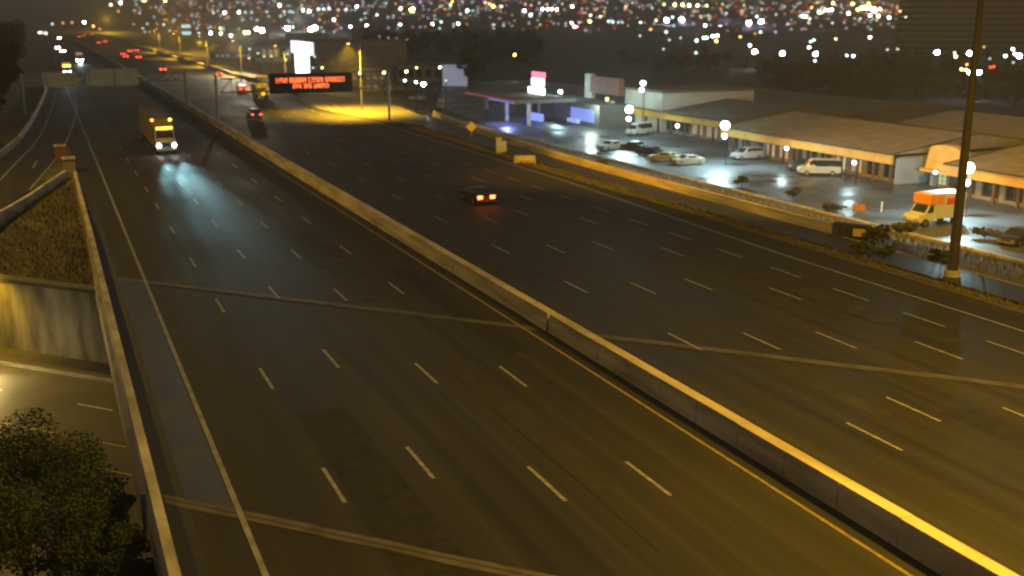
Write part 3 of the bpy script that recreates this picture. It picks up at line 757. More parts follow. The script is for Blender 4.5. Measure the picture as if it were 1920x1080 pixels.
# further outbound traffic
far_tail = car_template('sedan', M['darkcar'], 'dark_car', 'dark car with paired red tail lights just left of the message board', strength=11., group='cars driving away in the distance')
for o_ in far_tail.children:
    if o_.name.startswith('taillight'):
        x_ = sum(v.co.x for v in o_.data.vertices) / 8
        for v in o_.data.vertices: v.co.x = x_ + (v.co.x - x_) * 1.5; v.co.z = .74 + (v.co.z - .74) * 1.9

spots = [(457, 172, None), (412, 144, 'dark car with red tail lights right of centre on the far outbound lanes'), (306, 134, 'single dark car with red tail lights above the right end of the gantry sign'), (231, 104, 'leftmost red lit car of the close cluster far up the outbound lanes'), (236, 109, 'lower left red lit car of the close far cluster'), (244, 98, 'upper middle red lit car of the close far cluster'), (256, 97, 'upper right red lit car of the close far cluster'), (260, 110, 'lower right red lit car of the close far cluster'),
         (185, 82, 'red lit car beyond the cluster, left of its neighbour'), (197, 79, 'red lit car beyond the cluster, right of its neighbour'), (149, 70, 'far red lit car at the left of the farthest row'), (158, 68, 'far orange red lit car in the middle of the farthest row'), (172, 65, 'far red lit car at the right of the farthest row')]
for i, (x, y, lb) in enumerate(spots):
    o = far_tail if i == 0 else copy_tree(far_tail); p = at(x, y); o.location = (p.x, p.y + 2.3, 0)
    if lb: o['label'] = lb
# oncoming semi truck with amber lamps
tr = empty('semi_truck', (13.4, 0, 0), 0, 'oncoming box truck with bright headlights, amber light bar and amber corner lamps', 'truck')
F = 141.0
m = MB(); m.loft([[(-1.2, F + y, .55), (-1.2, F + y, zt), (1.2, F + y, zt), (1.2, F + y, .55)] for y, zt in ((0, 1.5), (.35, 1.72), (1.3, 1.8))]); m.build('bonnet', M['silver'], tr)
m = MB(); m.loft([[(-1.22, F + y, .6), (-1.22, F + y, 1.9), (-wd, F + y, zt), (wd, F + y, zt), (1.22, F + y, 1.9), (1.22, F + y, .6)] for y, zt, wd in ((1.3, 1.95, 1.18), (1.75, 2.95, 1.08), (3.6, 3.0, 1.08))]); m.build('cab', M['silver'], tr)
m = MB(); m.quad((-1.05, F + 1.29, 1.98), (1.05, F + 1.29, 1.98), (.98, F + 1.68, 2.85), (-.98, F + 1.68, 2.85)); m.build('windscreen', M['glass'], tr)
m = MB(); m.box(-1.25, 1.25, F + 3.9, F + 24, 1.1, 4.1); tbox = m.build('cargo_box', mat('tan_box', (.11, .09, .06), .6, .15, .5), tr)
m = MB()
for k in range(14): m.box(-1.28, -1.253, F + 4.4 + 1.4 * k, F + 4.48 + 1.4 * k, 1.15, 4.05)
m.build('side_rib', M['silver'], tbox)
m = MB(); m.box(-1.29, -1.254, F + 4, F + 24, .86, 1.07); m.build('side_skirt', M['orange'], tr)
m = MB(); m.box(-.5, .5, F + 1, F + 23.5, .7, 1.07); m.build('chassis', M['black'], tr)
for y in (1.1, 4.6, 19.5, 21):
    for sx in (-1, 1):
        m = MB(); m.tube((sx * .9, F + y, .5), (sx * 1.22, F + y, .5), .5, .5, 14); wh = m.build('wheel', M['tyre'], tr)
        m = MB(); m.tube((sx * 1.221, F + y, .5), (sx * 1.24, F + y, .5), .28, .28, 10); m.build('rim', M['rim'], wh)
m = MB(); m.box(-1.2, 1.2, F - .2, F + .2, .5, .86); m.build('bumper', M['silver'], tr)
m = MB(); m.box(-.7, .7, F - .04, F - .003, .9, 1.45); m.build('grille', M['black'], tr)
for sx in (-.93, .93):
    m = MB(); m.ball((sx, F - .12, 1.15), .23, 10, 6); m.build('headlight', emit('truck_headlamp', (.93, .95, 1), 40), tr)
    spot('headlight_beam', (sx, F - .4, 1.15), (sx + .2, F - 55, 0), (.42, .92, 1.), 11000, 14, 1., .2, tr)
    spot('high_beam', (sx * .7, F - .4, 1.2), (sx + .5, F - 90, 0), (.5, .9, 1.), 60000, 7, 1., .2, tr)
    m = MB(); m.box(sx * 1.5 - .05, sx * 1.5 + .05, F + 1.5, F + 1.7, 1.9, 2.6); m.build('mirror', M['black'], tr)
m = MB(); m.tube((-.98, F + 1.9, 3.12), (1.05, F + 1.9, 3.16), .17, n=10); m.build('light_bar', emit('amber_bar', (1, .5, .06), 3.2), tr)
for sx, e_ in ((-1.22, emit('amber_lamp', (1, .32, .03), 6)), (1.0, emit('amber_lamp_bright', (1, .47, .04), 8))):
    m = MB(); m.ball((sx, F + 3.8, 4.02), .2, 10, 6); m.build('corner_lamp', e_, tr)
point('bar_glow', (0, F + 1.5, 3.5), (1, .5, .08), 70, .2, tr)
# other oncoming traffic
hd = car_template('suv', M['silver'], 'oncoming_car', 'oncoming car with white headlights close above the gantry sign', lights='head', group='oncoming cars in the distance')
for o_ in hd.children:
    if o_.name.startswith('headlight'):
        x_ = sum(v.co.x for v in o_.data.vertices) / 8; z_ = sum(v.co.z for v in o_.data.vertices) / 8
        for v in o_.data.vertices: v.co.x = x_ + (v.co.x - x_) * 1.6; v.co.z = z_ + (v.co.z - z_) * 2.6
hs = [(108, 90, None), (118, 96, 'oncoming car with white headlights right beside another one above the gantry'), (57, 52, 'farthest oncoming car with white headlights at the upper left'), (66, 56, 'oncoming car, second of the farthest bunch at the upper left'), (75, 60, 'oncoming car, third and lowest of the farthest bunch at the upper left'), (111, 71, 'single oncoming car with white headlights between the two bunches'), (86, 62, 'faint oncoming car just right of the farthest bunch')]
for i, (x, y, lb) in enumerate(hs):
    o = hd if i == 0 else copy_tree(hd); p = at(x, y + 2); o.location = (p.x, p.y, 0); o.rotation_euler.z = pi
    if lb: o['label'] = lb
def rigid_truck(name, label, X, Y, amber=True):
    t = empty(name, (X, Y, 0), 0, label, 'truck')
    m = MB(); m.box(-1.15, 1.15, 0, 1.6, .6, 2.6); m.build('cab', M['white'], t)
    m = MB(); m.quad((-1, -.01, 1.6), (1, -.01, 1.6), (.95, -.008, 2.4), (-.95, -.008, 2.4)); m.build('windscreen', M['glass'], t)
    m = MB(); m.box(-1.25, 1.25, 1.8, 9, .9, 3.7); m.build('cargo_box', M['silver'], t)
    for y in (.7, 7.2):
        for s in (-1, 1): m = MB(); m.tube((s * .9, y, .48), (s * 1.2, y, .48), .48, .48, 12); m.build('wheel', M['tyre'], t)
    for s in (-.8, .8): m = MB(); m.ball((s, -.06, .95), .28, 8, 5); m.build('headlight', emit('far_headlamp', (.85, .88, 1), 60), t)
    if amber:
        m = MB(); m.box(-1, 1, 1.2, 1.5, 2.62, 2.95); m.build('light_bar', emit('amber_roof', (1, .35, .05), 14), t)
    return t
p = at(150, 118); t = rigid_truck('box_truck', 'oncoming truck with blue white headlights and dull orange roof light above the gantry sign', p.x, p.y, False)
m = MB(); m.box(-1.1, 1.1, 1.75, 1.79, 3.2, 3.6); m.build('marker_lamp', emit('dull_orange', (1, .4, .15), .9), t)
spot('beam', (0, -.5, 1), (0, -60, 0), (.7, .9, 1), 12000, 20, .8, .2, t)
p = at(127, 142); rigid_truck('tow_truck', 'oncoming tow truck with orange roof bar and two headlights over the left sign panel', p.x, p.y, True)
spot('beam', (p.x, p.y - 1, 1), (p.x, p.y - 80, 0), (.8, .92, 1), 12000, 16, .8, .2)
# attenuator truck with amber board beside the message sign
p = at(492, 184); t = empty('arrow_board_truck', (p.x, p.y, 0), 0, 'yellow work truck with raised amber arrow board left of the message board', 'truck')
m = MB(); m.box(-1.2, 1.2, 3.5, 5.5, .7, 2.7); m.build('cab', M['yellow'], t)
m = MB(); m.box(-1.2, 1.2, .3, 3.4, .7, 1.7); m.build('flatbed', M['yellow'], t)
m = MB(); m.box(-1.2, 1.2, .0, .12, 2.0, 3.4); m.build('board', M['yellow'], t)
m = MB()
for z in (2.25, 2.75): m.box(-1.25, 1.3, -.06, -.004, z, z + .35)
m.build('amber_bar', emit('amber_board', (1, .5, .02), .8), t)
m = MB(); m.box(-1.1, 1.2, -.05, 0.2, 4.3, 4.75); m.tube((0, .1, 3.4), (0, .1, 4.3), .06); m.build('top_bar', emit('amber_top', (1, .5, .02), .7), t)
m = MB(); m.ball((.2, -.2, .95), .42, 10, 6); m.build('amber_lamp', emit('amber_low', (1, .55, .02), 1.6), t)
for y in (.9, 4.5):
    for s in (-1, 1): m = MB(); m.tube((s * .9, y, .48), (s * 1.2, y, .48), .48, .48, 12); m.build('wheel', M['tyre'], t)

c = car_template('sedan', M['silver'], 'silver_car', 'silver car with its headlights on, coming along the lower street outside the left edge', lights='head')
un_ = un(at(-150, 716, -6)); c.location = sp_(un_[0], 4.9, -6); c.rotation_euler.z = atan2(U.y, U.x) - pi / 2
for sx in (-.6, .6): spot('headlight_beam', (sx, 2.5, .75), (sx * 2 + 1.5, 16, .1), (1, .78, .3), 1200, 75, 1., .15, c)
point('headlight_spill', (.4, 3.6, .8), (1, .74, .22), 330, .2, c)
# parked vehicles in the plaza
def park(kind, paint, name, label, front, rear, cat='car', z=LOT + .03):
    a, b = at(*front, z), at(*rear, z); o = car_template(kind, paint, name, label, cat, 'off')
    c_ = (a + b) / 2; o.location = (c_.x, c_.y, z); d = a - b; o.rotation_euler.z = atan2(d.y, d.x) - pi / 2; return o
park('van', M['white'], 'white_van', 'white van parked side-on in front of the plaza storefronts', (1503, 327), (1566, 328), 'van')
park('suv', M['silver'], 'silver_suv', 'pale silver SUV parked on the wet lot left of the white van', (1372, 300), (1428, 297))
park('sedan', M['darkcar'], 'dark_sedan', 'dark sedan parked behind the nose of the white van', (1484, 324), (1515, 312))
park('sedan', M['darkcar'], 'dark_sedan', 'dark sedan partly cut by the right edge of the picture', (1882, 463), (1935, 450))
park('sedan', M['silver'], 'grey_sedan', 'grey parked sedan with glinting headlamp above the ramp barrier', (1128, 283), (1162, 279))
park('sedan', M['darkcar'], 'dark_sedan', 'black parked sedan right of the glinting grey one', (1172, 280), (1205, 284))
park('sedan', M['bluecar'], 'dark_sedan', 'dark blue parked sedan behind the ramp barrier in the lot row', (1205, 290), (1232, 294))
park('sedan', M['gold'], 'yellow_sedan', 'yellowish parked sedan lit behind the ramp barrier', (1228, 302), (1262, 304))
park('sedan', M['stucco'], 'tan_sedan', 'tan parked sedan behind the ramp barrier, right of the yellow one', (1270, 310), (1308, 308))
park('van', M['white'], 'white_van', 'small white van parked near the lit columns of the pale store', (1172, 256), (1222, 250), 'van')
park('sedan', M['white'], 'white_sedan', 'white car parked by the dark woods right of the gantry post', (762, 190), (800, 187))
park('suv', M['darkcar'], 'dark_suv', 'dark SUV parked beside the fuel station canopy', (1060, 226), (1095, 224))
# rental style box truck
z = LOT + .03; a, b = at(1712, 424, z), at(1784, 416, z); c_ = (a + b) / 2; d = a - b
t = empty('box_truck', (c_.x, c_.y, z), atan2(d.y, d.x) - pi / 2, 'white box truck with orange and red panels parked at the lot edge by the mast', 'truck')
m = MB(); m.box(-1.15, 1.15, -3.0, 1.0, .75, 3.25); bx = m.build('cargo_box', M['white'], t)
m = MB(); m.box(-1.12, 1.12, 1.003, 1.75, 2.25, 3.2); m.build('cab_overhang', M['orange'], t)
for s in (-1, 1):
    m = MB(); m.box(s * 1.155 - .006, s * 1.155 + .006, -2.4, -.4, 2.1, 2.75); m.build('red_stripe', M['redstripe'], bx)
    m = MB(); m.box(s * 1.155 - .006, s * 1.155 + .006, -.1, .95, 2.2, 3.1); m.build('orange_stripe', M['orange'], bx)
m = MB(); m.loft([[(-.98, y, .5), (-.98, y, zt), (.98, y, zt), (.98, y, .5)] for y, zt in ((1.01, 2.2), (1.6, 2.15), (2.15, 1.35), (2.95, 1.2), (3.1, .9))]); m.build('cab', M['white'], t)
m = MB(); m.quad((-.85, 2.13, 1.42), (.85, 2.13, 1.42), (.82, 1.66, 2.1), (-.82, 1.66, 2.1)); m.build('windscreen', M['glass'], t)
for s in (-1, 1):
    m = MB(); m.quad((s * .99, 1.1, 1.4), (s * .99, 1.95, 1.4), (s * .99, 1.6, 2.05), (s * .99, 1.1, 2.05)); m.build('side_window', M['glass'], t)
    m = MB(); m.box(s * .75 - .15, s * .75 + .15, 3.0, 3.13, .75, .95); m.build('headlight', M['rim'], t)
    for y in (-2.0, 2.1):
        m = MB(); m.tube((s * .75, y, .42), (s * 1.1, y, .42), .42, .42, 14); wh = m.build('wheel', M['tyre'], t)
        m = MB(); m.tube((s * 1.101, y, .42), (s * 1.115, y, .42), .24, .24, 10); m.build('rim', M['rim'], wh)
m = MB(); m.box(-1.0, 1.0, 3.0, 3.2, .45, .68); m.build('bumper', M['grey'], t)

# ------------------------------------------------------------------ signs and small things at the verge
p = at(884, 264); s = empty('warning_sign', (p.x, p.y, -.1), R(-6), 'yellow diamond warning sign beside the ramp', 'sign')
m = MB(); m.tube((0, .06, 0), (0, .06, 2.3), .05); m.build('post', M['steel'], s)
m = MB(); c_ = 2.05; k = .82
m.loft([[(0, y, c_ - k), (k, y, c_), (0, y, c_ + k), (-k, y, c_)] for y in (-.02, .02)]); m.build('panel', mat('sign_yellow', (.8, .5, .02), .5, .05, 1.), s)
m = MB(); 
for a, b in (((0, -k), (k, 0)), ((k, 0), (0, k)), ((0, k), (-k, 0)), ((-k, 0), (0, -k))):
    m.tube((a[0] * .93, -.024, c_ + a[1] * .93), (b[0] * .93, -.024, c_ + b[1] * .93), .018, n=4)
m.build('border', M['black'], s)
spot('added_sign_spot', (p.x - 3, p.y - 10, 2.2), (p.x, p.y, 2.), HPS, 0.01, 20)  # added spot with no lamp behind it, turned down to almost nothing
p = at(938, 285); s = empty('utility_cabinet', (p.x, p.y, -.1), R(-15), 'pale upright roadside cabinet with a lower box, right of the diamond sign', 'cabinet')
m = MB(); m.box(-.55, .15, -.35, .35, 0, 2.0); m.build('body', M['wallw'], s); m = MB(); m.box(.16, .75, -.35, .35, 0, 1.5); m.build('side_box', M['wallw'], s)
m = MB(); m.box(-.6, .2, -.4, .4, 2.003, 2.1); m.build('lid', M['side'], s)
p = at(984, 305); s = empty('concrete_block', (p.x, p.y, -.05), R(-25), 'short yellow lit concrete block on the verge right of the cabinet', 'block')
m = MB(); m.hexa([(-1.3, -.35, 0), (1.3, -.35, 0), (1.3, .35, 0), (-1.3, .35, 0), (-1.25, -.2, .9), (1.25, -.2, .9), (1.25, .2, .9), (-1.25, .2, .9)]); m.build('body', M['conc2'], s)
m = MB(); m.box(-1.0, 1.0, -.36, -.3, .35, .6); m.build('reflector', M['yellow'], s)
zz = -1.
for _ in range(6): p = at(1610, 402, zz); zz = vz(p.x, p.y)
s = empty('road_work_sign', (p.x, p.y, zz), R(-35), 'small orange board standing on the slope behind the crash cushion', 'sign')
m = MB(); m.box(-.62, .62, -.03, .03, .35, 1.1); m.build('board', M['panelorange'], s); m = MB(); m.tube((-.4, .06, 0), (-.4, .06, 1.), .04); m.tube((.4, .06, 0), (.4, .06, 1.), .04); m.build('legs', M['steel'], s)
for _ in range(6): p = at(1652, 398, zz); zz = vz(p.x, p.y)
m = MB(); m.tube((0, 0, 0), (0, 0, 1.0), .09); m.tube((0, 0, 1.0), (0, 0, 1.12), .11, .05); o = m.build('bollard', M['white']); o.location = (p.x, p.y, zz); tag(o, 'pale bollard at the lot edge right of the orange board', 'bollard')

# ------------------------------------------------------------------ plaza buildings
def wall_lamp(x, y, X, lb, p, drop=True, r=.28, k='W', s=16., pole=True):
    q = at_x(x, y, X)
    t = empty('lot_lamp', (q.x, q.y, LOT), 0, lb, 'lamp', 'bright lamps over the plaza')
    h = q.z - LOT
    m = MB(); m.tube((.35, 0, 0), (.35, 0, h + .1), .07, .05, 6); m.build('post', M['darksteel'], t)
    m = MB(); m.box(-.3, .4, -.2, .2, h + r, h + r + .1); m.build('hood', M['darksteel'], t)
    m = MB(); m.ball((0, 0, h), r, 10, 6); m.build('bulb', em(k, s), t)
    if drop: m = MB(); m.ball((-.05, 0, h - 1.55), r * .62, 10, 6); m.build('lower_bulb', em(k, s * .5), t)
    if p: point('lamp_glow', (-r - .3, 0, h - .1), COOL, p, .3, t)
    return t
FX = 97.5                                   # storefront line
def plaza(name, label, x0, y0, y1, depth, hw, bays, roofm):
    """storefront facing the motorway (-X)"""
    t = empty(name, (x0, y0, LOT), 0, label, 'building'); L = y1 - y0
    m = MB(); m.box(0, depth, 0, L, 0, hw); m.build('wall', M['stucco'], t)
    m = MB(); m.box(-1.6, -1.2, -.1, L + .1, hw - .9, hw + .35); m.build('fascia', M['fascia'], t)
    m = MB(); m.quad((-1.9, -.4, hw + .352), (depth * .5, -.4, hw + 2.3), (depth * .5, L + .4, hw + 2.3), (-1.9, L + .4, hw + .352)); m.quad((depth * .5, -.4, hw + 2.3), (depth + .5, -.4, hw + .5), (depth + .5, L + .4, hw + .5), (depth * .5, L + .4, hw + 2.3))
    m.tri((-1.9, -.39, hw + .35), (depth + .5, -.39, hw + .5), (depth * .5, -.39, hw + 2.29)); m.tri((-1.9, L + .39, hw + .35), (depth * .5, L + .39, hw + 2.29), (depth + .5, L + .39, hw + .5)); rf = m.build('roof', roofm, t)
    for yy in (-.45, L + .45): m = MB(); m.tube((-1.95, yy, hw + .4), (depth * .5, yy, hw + 2.36), .1, n=5); m.build('roof_trim', M['brown'], rf)
    m = MB(); m.box(-1.98, -1.82, -.4, L + .4, hw + .3, hw + .46); m.build('gutter', M['brown'], rf)
    n = bays; bw = L / n
    for k in range(n):
        a = k * bw
        m = MB(); m.box(-1.45, -1.15, a - .12, a + .18, 0, hw - .903); m.build('column', M['brown'], t)
        lit = (k * 7 + bays) % 5
        m = MB(); m.box(-.06, -.004, a + .5, a + bw - .35, .15, hw - 1.1); f = m.build('shop_window', M['brown'], t)
        m = MB()
        for j in range(2):
            u0 = a + .6 + (bw - 1.05) * j / 2; m.box(-.075, -.063, u0, u0 + (bw - 1.05) / 2 - .1, .5, hw - 1.25)
        m.build('pane', em('T', .16) if lit in (1, 3) else M['glass'], f)
        m = MB(); m.box(-.09, -.066, a + .55, a + bw - .4, .16, .46); m.build('stall_riser', M['stucco'], f)
    return t
yA = at(1674, 345, LOT).y
plaza('shop_building', 'long low plaza building with orange fascia and pitched brown roof', FX, yA, yA + 37, 24, 3.4, 12, M['roof'])
plaza('shop_building', 'dim far plaza building with brown roof beyond the long one', FX + 6, yA + 44, yA + 84, 26, 3.4, 9, M['roof2'])
yC = at(1830, 362, LOT).y
plaza('shop_building', 'plaza building with yellow lit storefront at the right edge of the picture', FX, yC - 40, yC, 24, 3.3, 12, M['roof'])
# the recessed unit between: grey end wall, orange barrel front
t = empty('corner_shop', (FX, yC + .5, LOT), 0, 'orange fronted corner shop with curved parapet between the two plaza buildings', 'building')
Lk = yA - yC - 3.5
m = MB(); m.box(3, 24, 0, Lk, 0, 3.6); m.build('wall', M['stucco'], t)
arc = [(cos(pi * (1 - k / 10)) * .42 + .5, 3.0 + 1.7 + .7 * sin(pi * k / 10)) for k in range(11)]
m = MB(); m.loft([[(x, 0.0 + u * Lk, z) for u, z in [(0, 2.3)] + [(a, z) for a, z in arc] + [(1, 2.3)]] for x in (1.2, 2.6)]); m.build('parapet', M['fascia'], t)
m = MB(); m.box(.9, 2.95, -.05, Lk + .5, 1.9, 2.29); m.build('awning', M['fascia'], t)
m = MB(); m.box(.86, .895, 0, Lk + .4, 2.3, 2.36); m.build('trim', M['brown'], t)
for k in range(3):
    m = MB(); a = .4 + k * (Lk - .6) / 3; m.box(2.94, 2.997, a, a + (Lk - .6) / 3 - .25, .2, 1.8); f = m.build('shop_window', M['brown'], t)
    for i in range(2):
        for j in range(3):
            m = MB(); ww = (Lk - .6) / 3 - .45; m.box(2.92, 2.935, a + .08 + ww * i / 2, a + .02 + ww * (i + .9) / 2, .3 + .5 * j, .74 + .5 * j)
            m.build('pane', emit('green_window', (.55, .75, .35), .45) if k == 2 else M['glass'], f)
m = MB(); m.box(2.5, 24, yA - yC - 3.6, yA - yC - 3.2, 0, 3.55); m.build('end_wall', M['block'], t)
# grey block end wall of the long building
m = MB(); m.box(FX - 1.1, FX + 12, yA - .62, yA - .45, LOT, LOT + 3.3); o = m.build('block_wall', M['block']); tag(o, 'grey block end wall facing the camera beside the orange corner shop', 'wall')
# larger shed roofs behind
def shed(name, label, cx, cy, wx, wy, h, rz, wm='wallg', rm='roof2', rise=1.2, z=LOT, cat='building', win=None):
    t = empty(name, (cx, cy, z), rz, label, cat)
    m = MB(); m.box(-wx / 2, wx / 2, -wy / 2, wy / 2, -.5, h); m.build('wall', M[wm], t)
    m = MB(); a, b = wx / 2 + .4, wy / 2 + .4
    m.quad((-a, -b, h + .02), (0, -b, h + rise), (0, b, h + rise), (-a, b, h + .02)); m.quad((0, -b, h + rise), (a, -b, h + .02), (a, b, h + .02), (0, b, h + rise))
    m.tri((-a, -b, h + .02), (a, -b, h + .02), (0, -b, h + rise)); m.tri((a, b, h + .02), (-a, b, h + .02), (0, b, h + rise)); m.build('roof', M[rm], t)
    if win:
        for k in range(win[0]):
            u = -wy / 2 + wy * (k + .5) / win[0]; m = MB(); m.box(-wx / 2 - .05, -wx / 2 - .004, u - wy / win[0] * .32, u + wy / win[0] * .32, h * .3, h * .75); m.build('window', win[1], t)
    return t
p = at(1830, 240, 0); shed('warehouse', 'long low warehouse roof behind the right plaza building', 134, 96, 22, 70, 4.2, R(0), rise=1.6, rm='roof')
shed('warehouse', 'dim brown warehouse roof behind the left plaza building', 140, 178, 30, 60, 4.0, R(0), rise=1.5, rm='roof2')
# pale store with brown red sign
p = at(1165, 240, LOT); t = empty('store_building', (p.x, p.y, LOT), 0, 'pale store with a large brown red sign box and lit columns', 'building')
q0, q1 = at(1085, 240, LOT) - p, at(1250, 246, LOT) - p
X0 = 3.0
m = MB(); m.box(X0, X0 + 20, q1.y - 1, q0.y + 1, 0, 7.0); m.build('wall', M['wallw'], t)
m = MB(); m.box(X0 - .3, X0 + 20.3, q1.y - 1.3, q0.y + 1.3, 7.003, 7.4); m.build('roof', M['roof2'], t)
ysg = (at_x(1145, 150, p.x) - p).y, (at_x(1092, 150, p.x) - p).y
m = MB(); m.box(X0 - 1.2, X0 - .02, ysg[0], ysg[1], 5.6, 8.9); m.build('sign_box', M['panelred'], t)
m = MB(); m.box(X0 - .8, X0 - .02, ysg[1] + .05, ysg[1] + 3.2, 4.4, 9.2); m.build('pylon', M['wallw'], t)
for k in range(2):
    yy = ysg[0] + 1.2 + 2.2 * k; m = MB(); m.box(X0 - 2, X0 - 1.4, yy, yy + .7, 0, 4.6); m.build('column', M['wallw'], t)
m = MB(); m.box(X0 - .06, X0 - .004, ysg[0] + .3, ysg[1] - .2, .2, 3.0); m.build('lit_entrance', emit('green_entrance', (.5, .8, .45), .5), t)
m = MB(); m.ball((X0 - 2.3, ysg[0] + 2.6, 4.9), .35); m.build('lamp', em('G', 3.), t)
point('store_glow', (p.x - 6, p.y + 1, LOT + 5), (.75, 1, .8), 2500, .3)
# fuel station: canopy, kiosk, pylon sign
p = at(975, 232, LOT); t = empty('fuel_station', (p.x, p.y, LOT), 0, 'fuel station canopy with red and blue edge lights', 'building')
a0, a1 = (at_x(905, 172, p.x) - p).y, (at_x(1000, 190, p.x) - p).y
m = MB(); m.box(-4, 9, a1, a0, 4.4, 5.1); m.build('canopy', M['wallg'], t)
m = MB(); m.box(-4.06, -4.003, a1, a0, 4.75, 5.05); m.build('red_edge', emit('red_edge', (1, .12, .14), .16), t)
m = MB(); m.box(-4.06, -4.003, a1, (a0 + a1) / 2, 4.42, 4.72); m.build('blue_edge', emit('blue_edge', (.25, .3, 1), .45), t)
for yy in (a1 + 2, (a0 + a1) / 2, a0 - 2): m = MB(); m.box(-.3, .3, yy - .3, yy + .3, 0, 4.397); m.build('column', M['wallw'], t)
for i, yy in enumerate((a1 + 3.5, a0 - 3.5)): m = MB(); m.box(-.5, .5, yy - .4, yy + .4, 0, 1.7); m.build('pump', M['bluecar'], t)
m = MB(); m.box(10, 20, a1 - 8, a0 - 4, 0, 4.2); m.build('kiosk', M['wallg'], t)
m = MB(); m.box(9.93, 9.996, a1 - 6, a1 + 4, .8, 3.2); m.build('kiosk_window', emit('blue_window', (.3, .4, 1), .5), t)
bp = at(1004, 219, LOT + 1.2); m = MB(); m.box(-.3, .3, -3.2, 3.2, -.7, .7); o = m.build('blue_glow_patch', emit('blue_glow', (.22, .3, 1), .95)); o.location = bp; tag(o, 'glowing patch standing in for blue light on the fuel station pavement', 'light panel')  # glowing box stands in for the blue light on pavement and bumpers
bp = at(1075, 226, LOT + .8); m = MB(); m.box(-.3, .3, -2.2, 2.2, -.35, .35); o = m.build('pale_blue_light_panel', emit('pale_blue_panel', (.42, .5, 1), .7)); o.location = bp; tag(o, 'pale blue glowing panel beside the dark SUV', 'light panel')
point('station_glow', (p.x - 3, p.y, LOT + 3.5), (.3, .38, 1), 3000, .5)
def pylon(name, label, base, X, parts):
    t = empty(name, (X, at_x(base[0], base[1], X).y, LOT), 0, label, 'sign')
    yb_ = t.location.y; top = max(at_x(0.5 * (p_[0] + p_[2]), p_[1], X).z for p_ in parts)
    m = MB(); m.tube((.3, 0, 0), (.3, 0, top - LOT - .3), .25, n=8); m.build('post', M['steel'], t)
    for (x0, y0, x1, y1, e_, nm) in parts:
        ya, yb2 = at_x(x0, (y0 + y1) / 2, X).y, at_x(x1, (y0 + y1) / 2, X).y; za, zb_ = at_x((x0 + x1) / 2, y1, X).z, at_x((x0 + x1) / 2, y0, X).z
        m = MB(); m.box(-.25, .25, yb2 - yb_, ya - yb_, za - LOT, zb_ - LOT); m.build(nm, e_, t)
    return t
pylon('pylon_sign', 'bright pylon sign with pink top panel at the fuel station', (1008, 235), 91, [(999, 135, 1021, 146, emit('pink_panel', (1, .2, .32), 1.6), 'pink_panel'), (998, 147, 1019, 161, emit('white_panel', (.9, .97, 1), 2.5), 'white_panel'), (992, 164, 1020, 176, emit('white_panel_low', (1, 1, 1), 3.), 'price_panel')])
pylon('pylon_sign', 'tall glowing white pylon sign above the message board', (567, 168), 74, [(547, 78, 587, 101, emit('lavender_panel', (.72, .74, 1), 1.15), 'head_panel'), (555, 102, 579, 139, emit('white_shaft', (.95, 1, .98), 2.2), 'shaft_panel')])
point('pylon_glow', (70, at_x(567, 110, 74).y, LOT + 10), (.85, .95, 1), 5000, 2.)
# storefront lamps of the plaza
for (x, y, X, lb, pw, dr, r_) in ((1816, 315, 87, 'brightest lot lamp, beside the tall mast', 9000, True, .6), (1360, 235, 87, 'very bright double lot lamp above the pale silver SUV', 9000, True, .6), (1180, 205, 86, 'bright double lot lamp in front of the pale store', 9000, True, .6), (1475, 278, 92, 'small bright lamp on the lot left of the white van', 450, False, .23), (1602, 305, 92, 'small bright lamp on the lot right of the white van', 450, False, .24), (1270, 236, 92, 'small bright lamp between the two double lot lamps', 450, False, .26), (1754, 323, 96.5, 'small white lamp by the green lit shop window', 300, False, .2)):
    wall_lamp(x, y, X, lb, pw, dr, r_)
wall_lamp(1206, 156, 97, 'bright lamp high above the pale store roof', 3000, False, .42); wall_lamp(1203, 169, 97, 'lower lamp just under the one above the pale store roof', 0, False, .36); wall_lamp(1051, 172, 97, 'bright lamp between the pylon sign and the pale store', 2500, False, .36)

# ------------------------------------------------------------------ left-centre far structures
def far_box(name, label, x0, y0, x1, y1, r, m_, depth=12, cat='building', win=None):
    c_ = ray((x0 + x1) / 2, (y0 + y1) / 2); L = sqrt(c_.x ** 2 + c_.y ** 2); k = r / L
    a, b = ray(x0, y0) * (r / L), ray(x1, y1) * (r / L)
    wdt = (Vector((a.x, a.y)) - Vector((b.x, b.y))).length; zt, zb_ = HC + a.z, hill(r)
    t = empty(name, (c_.x * k, c_.y * k, zb_), atan2(c_.y, c_.x) - pi / 2, label, cat)
    m = MB(); m.box(-wdt / 2, wdt / 2, 0, depth, -.5, zt - zb_); m.build('wall', m_, t)
    m = MB(); m.box(-wdt / 2 - .2, wdt / 2 + .2, -.2, depth + .2, zt - zb_ + .003, zt - zb_ + .4); m.build('roof', M['roof2'], t)
    if win:
        nx, nz, e_ = win
        for i in range(nx):
            for j in range(nz):
                u = -wdt / 2 + wdt * (i + .5) / nx; z0 = (zt - zb_) * (j + .3) / nz; z1 = (zt - zb_) * (j + .75) / nz
                m = MB(); m.box(u - wdt / nx * .3, u + wdt / nx * .3, -.06, -.004, z0, z1); m.build('window', e_ if (i * 5 + j * 3) % 4 else M['glass'], t)
    return t
far_box('store_building', 'wide pale flat-roofed building above the dark woods', 590, 78, 762, 104, 470, M['stucco'], 30)
far_box('billboard', 'bluish white lit billboard panel at the edge of the woods', 830, 121, 876, 147, 330, emit('billboard_face', (.42, .47, .62), .42), .6, 'billboard')
far_box('low_building', 'brown low building left of the billboard with yellow lamps', 745, 122, 828, 142, 350, M['stucco'], 14, win=(5, 1, M['glass']))
far_box('low_building', 'dim building with rows of windows seen through the gantry truss', 660, 134, 735, 176, 300, M['stucco'], 14, win=(6, 2, em('T', .1)))
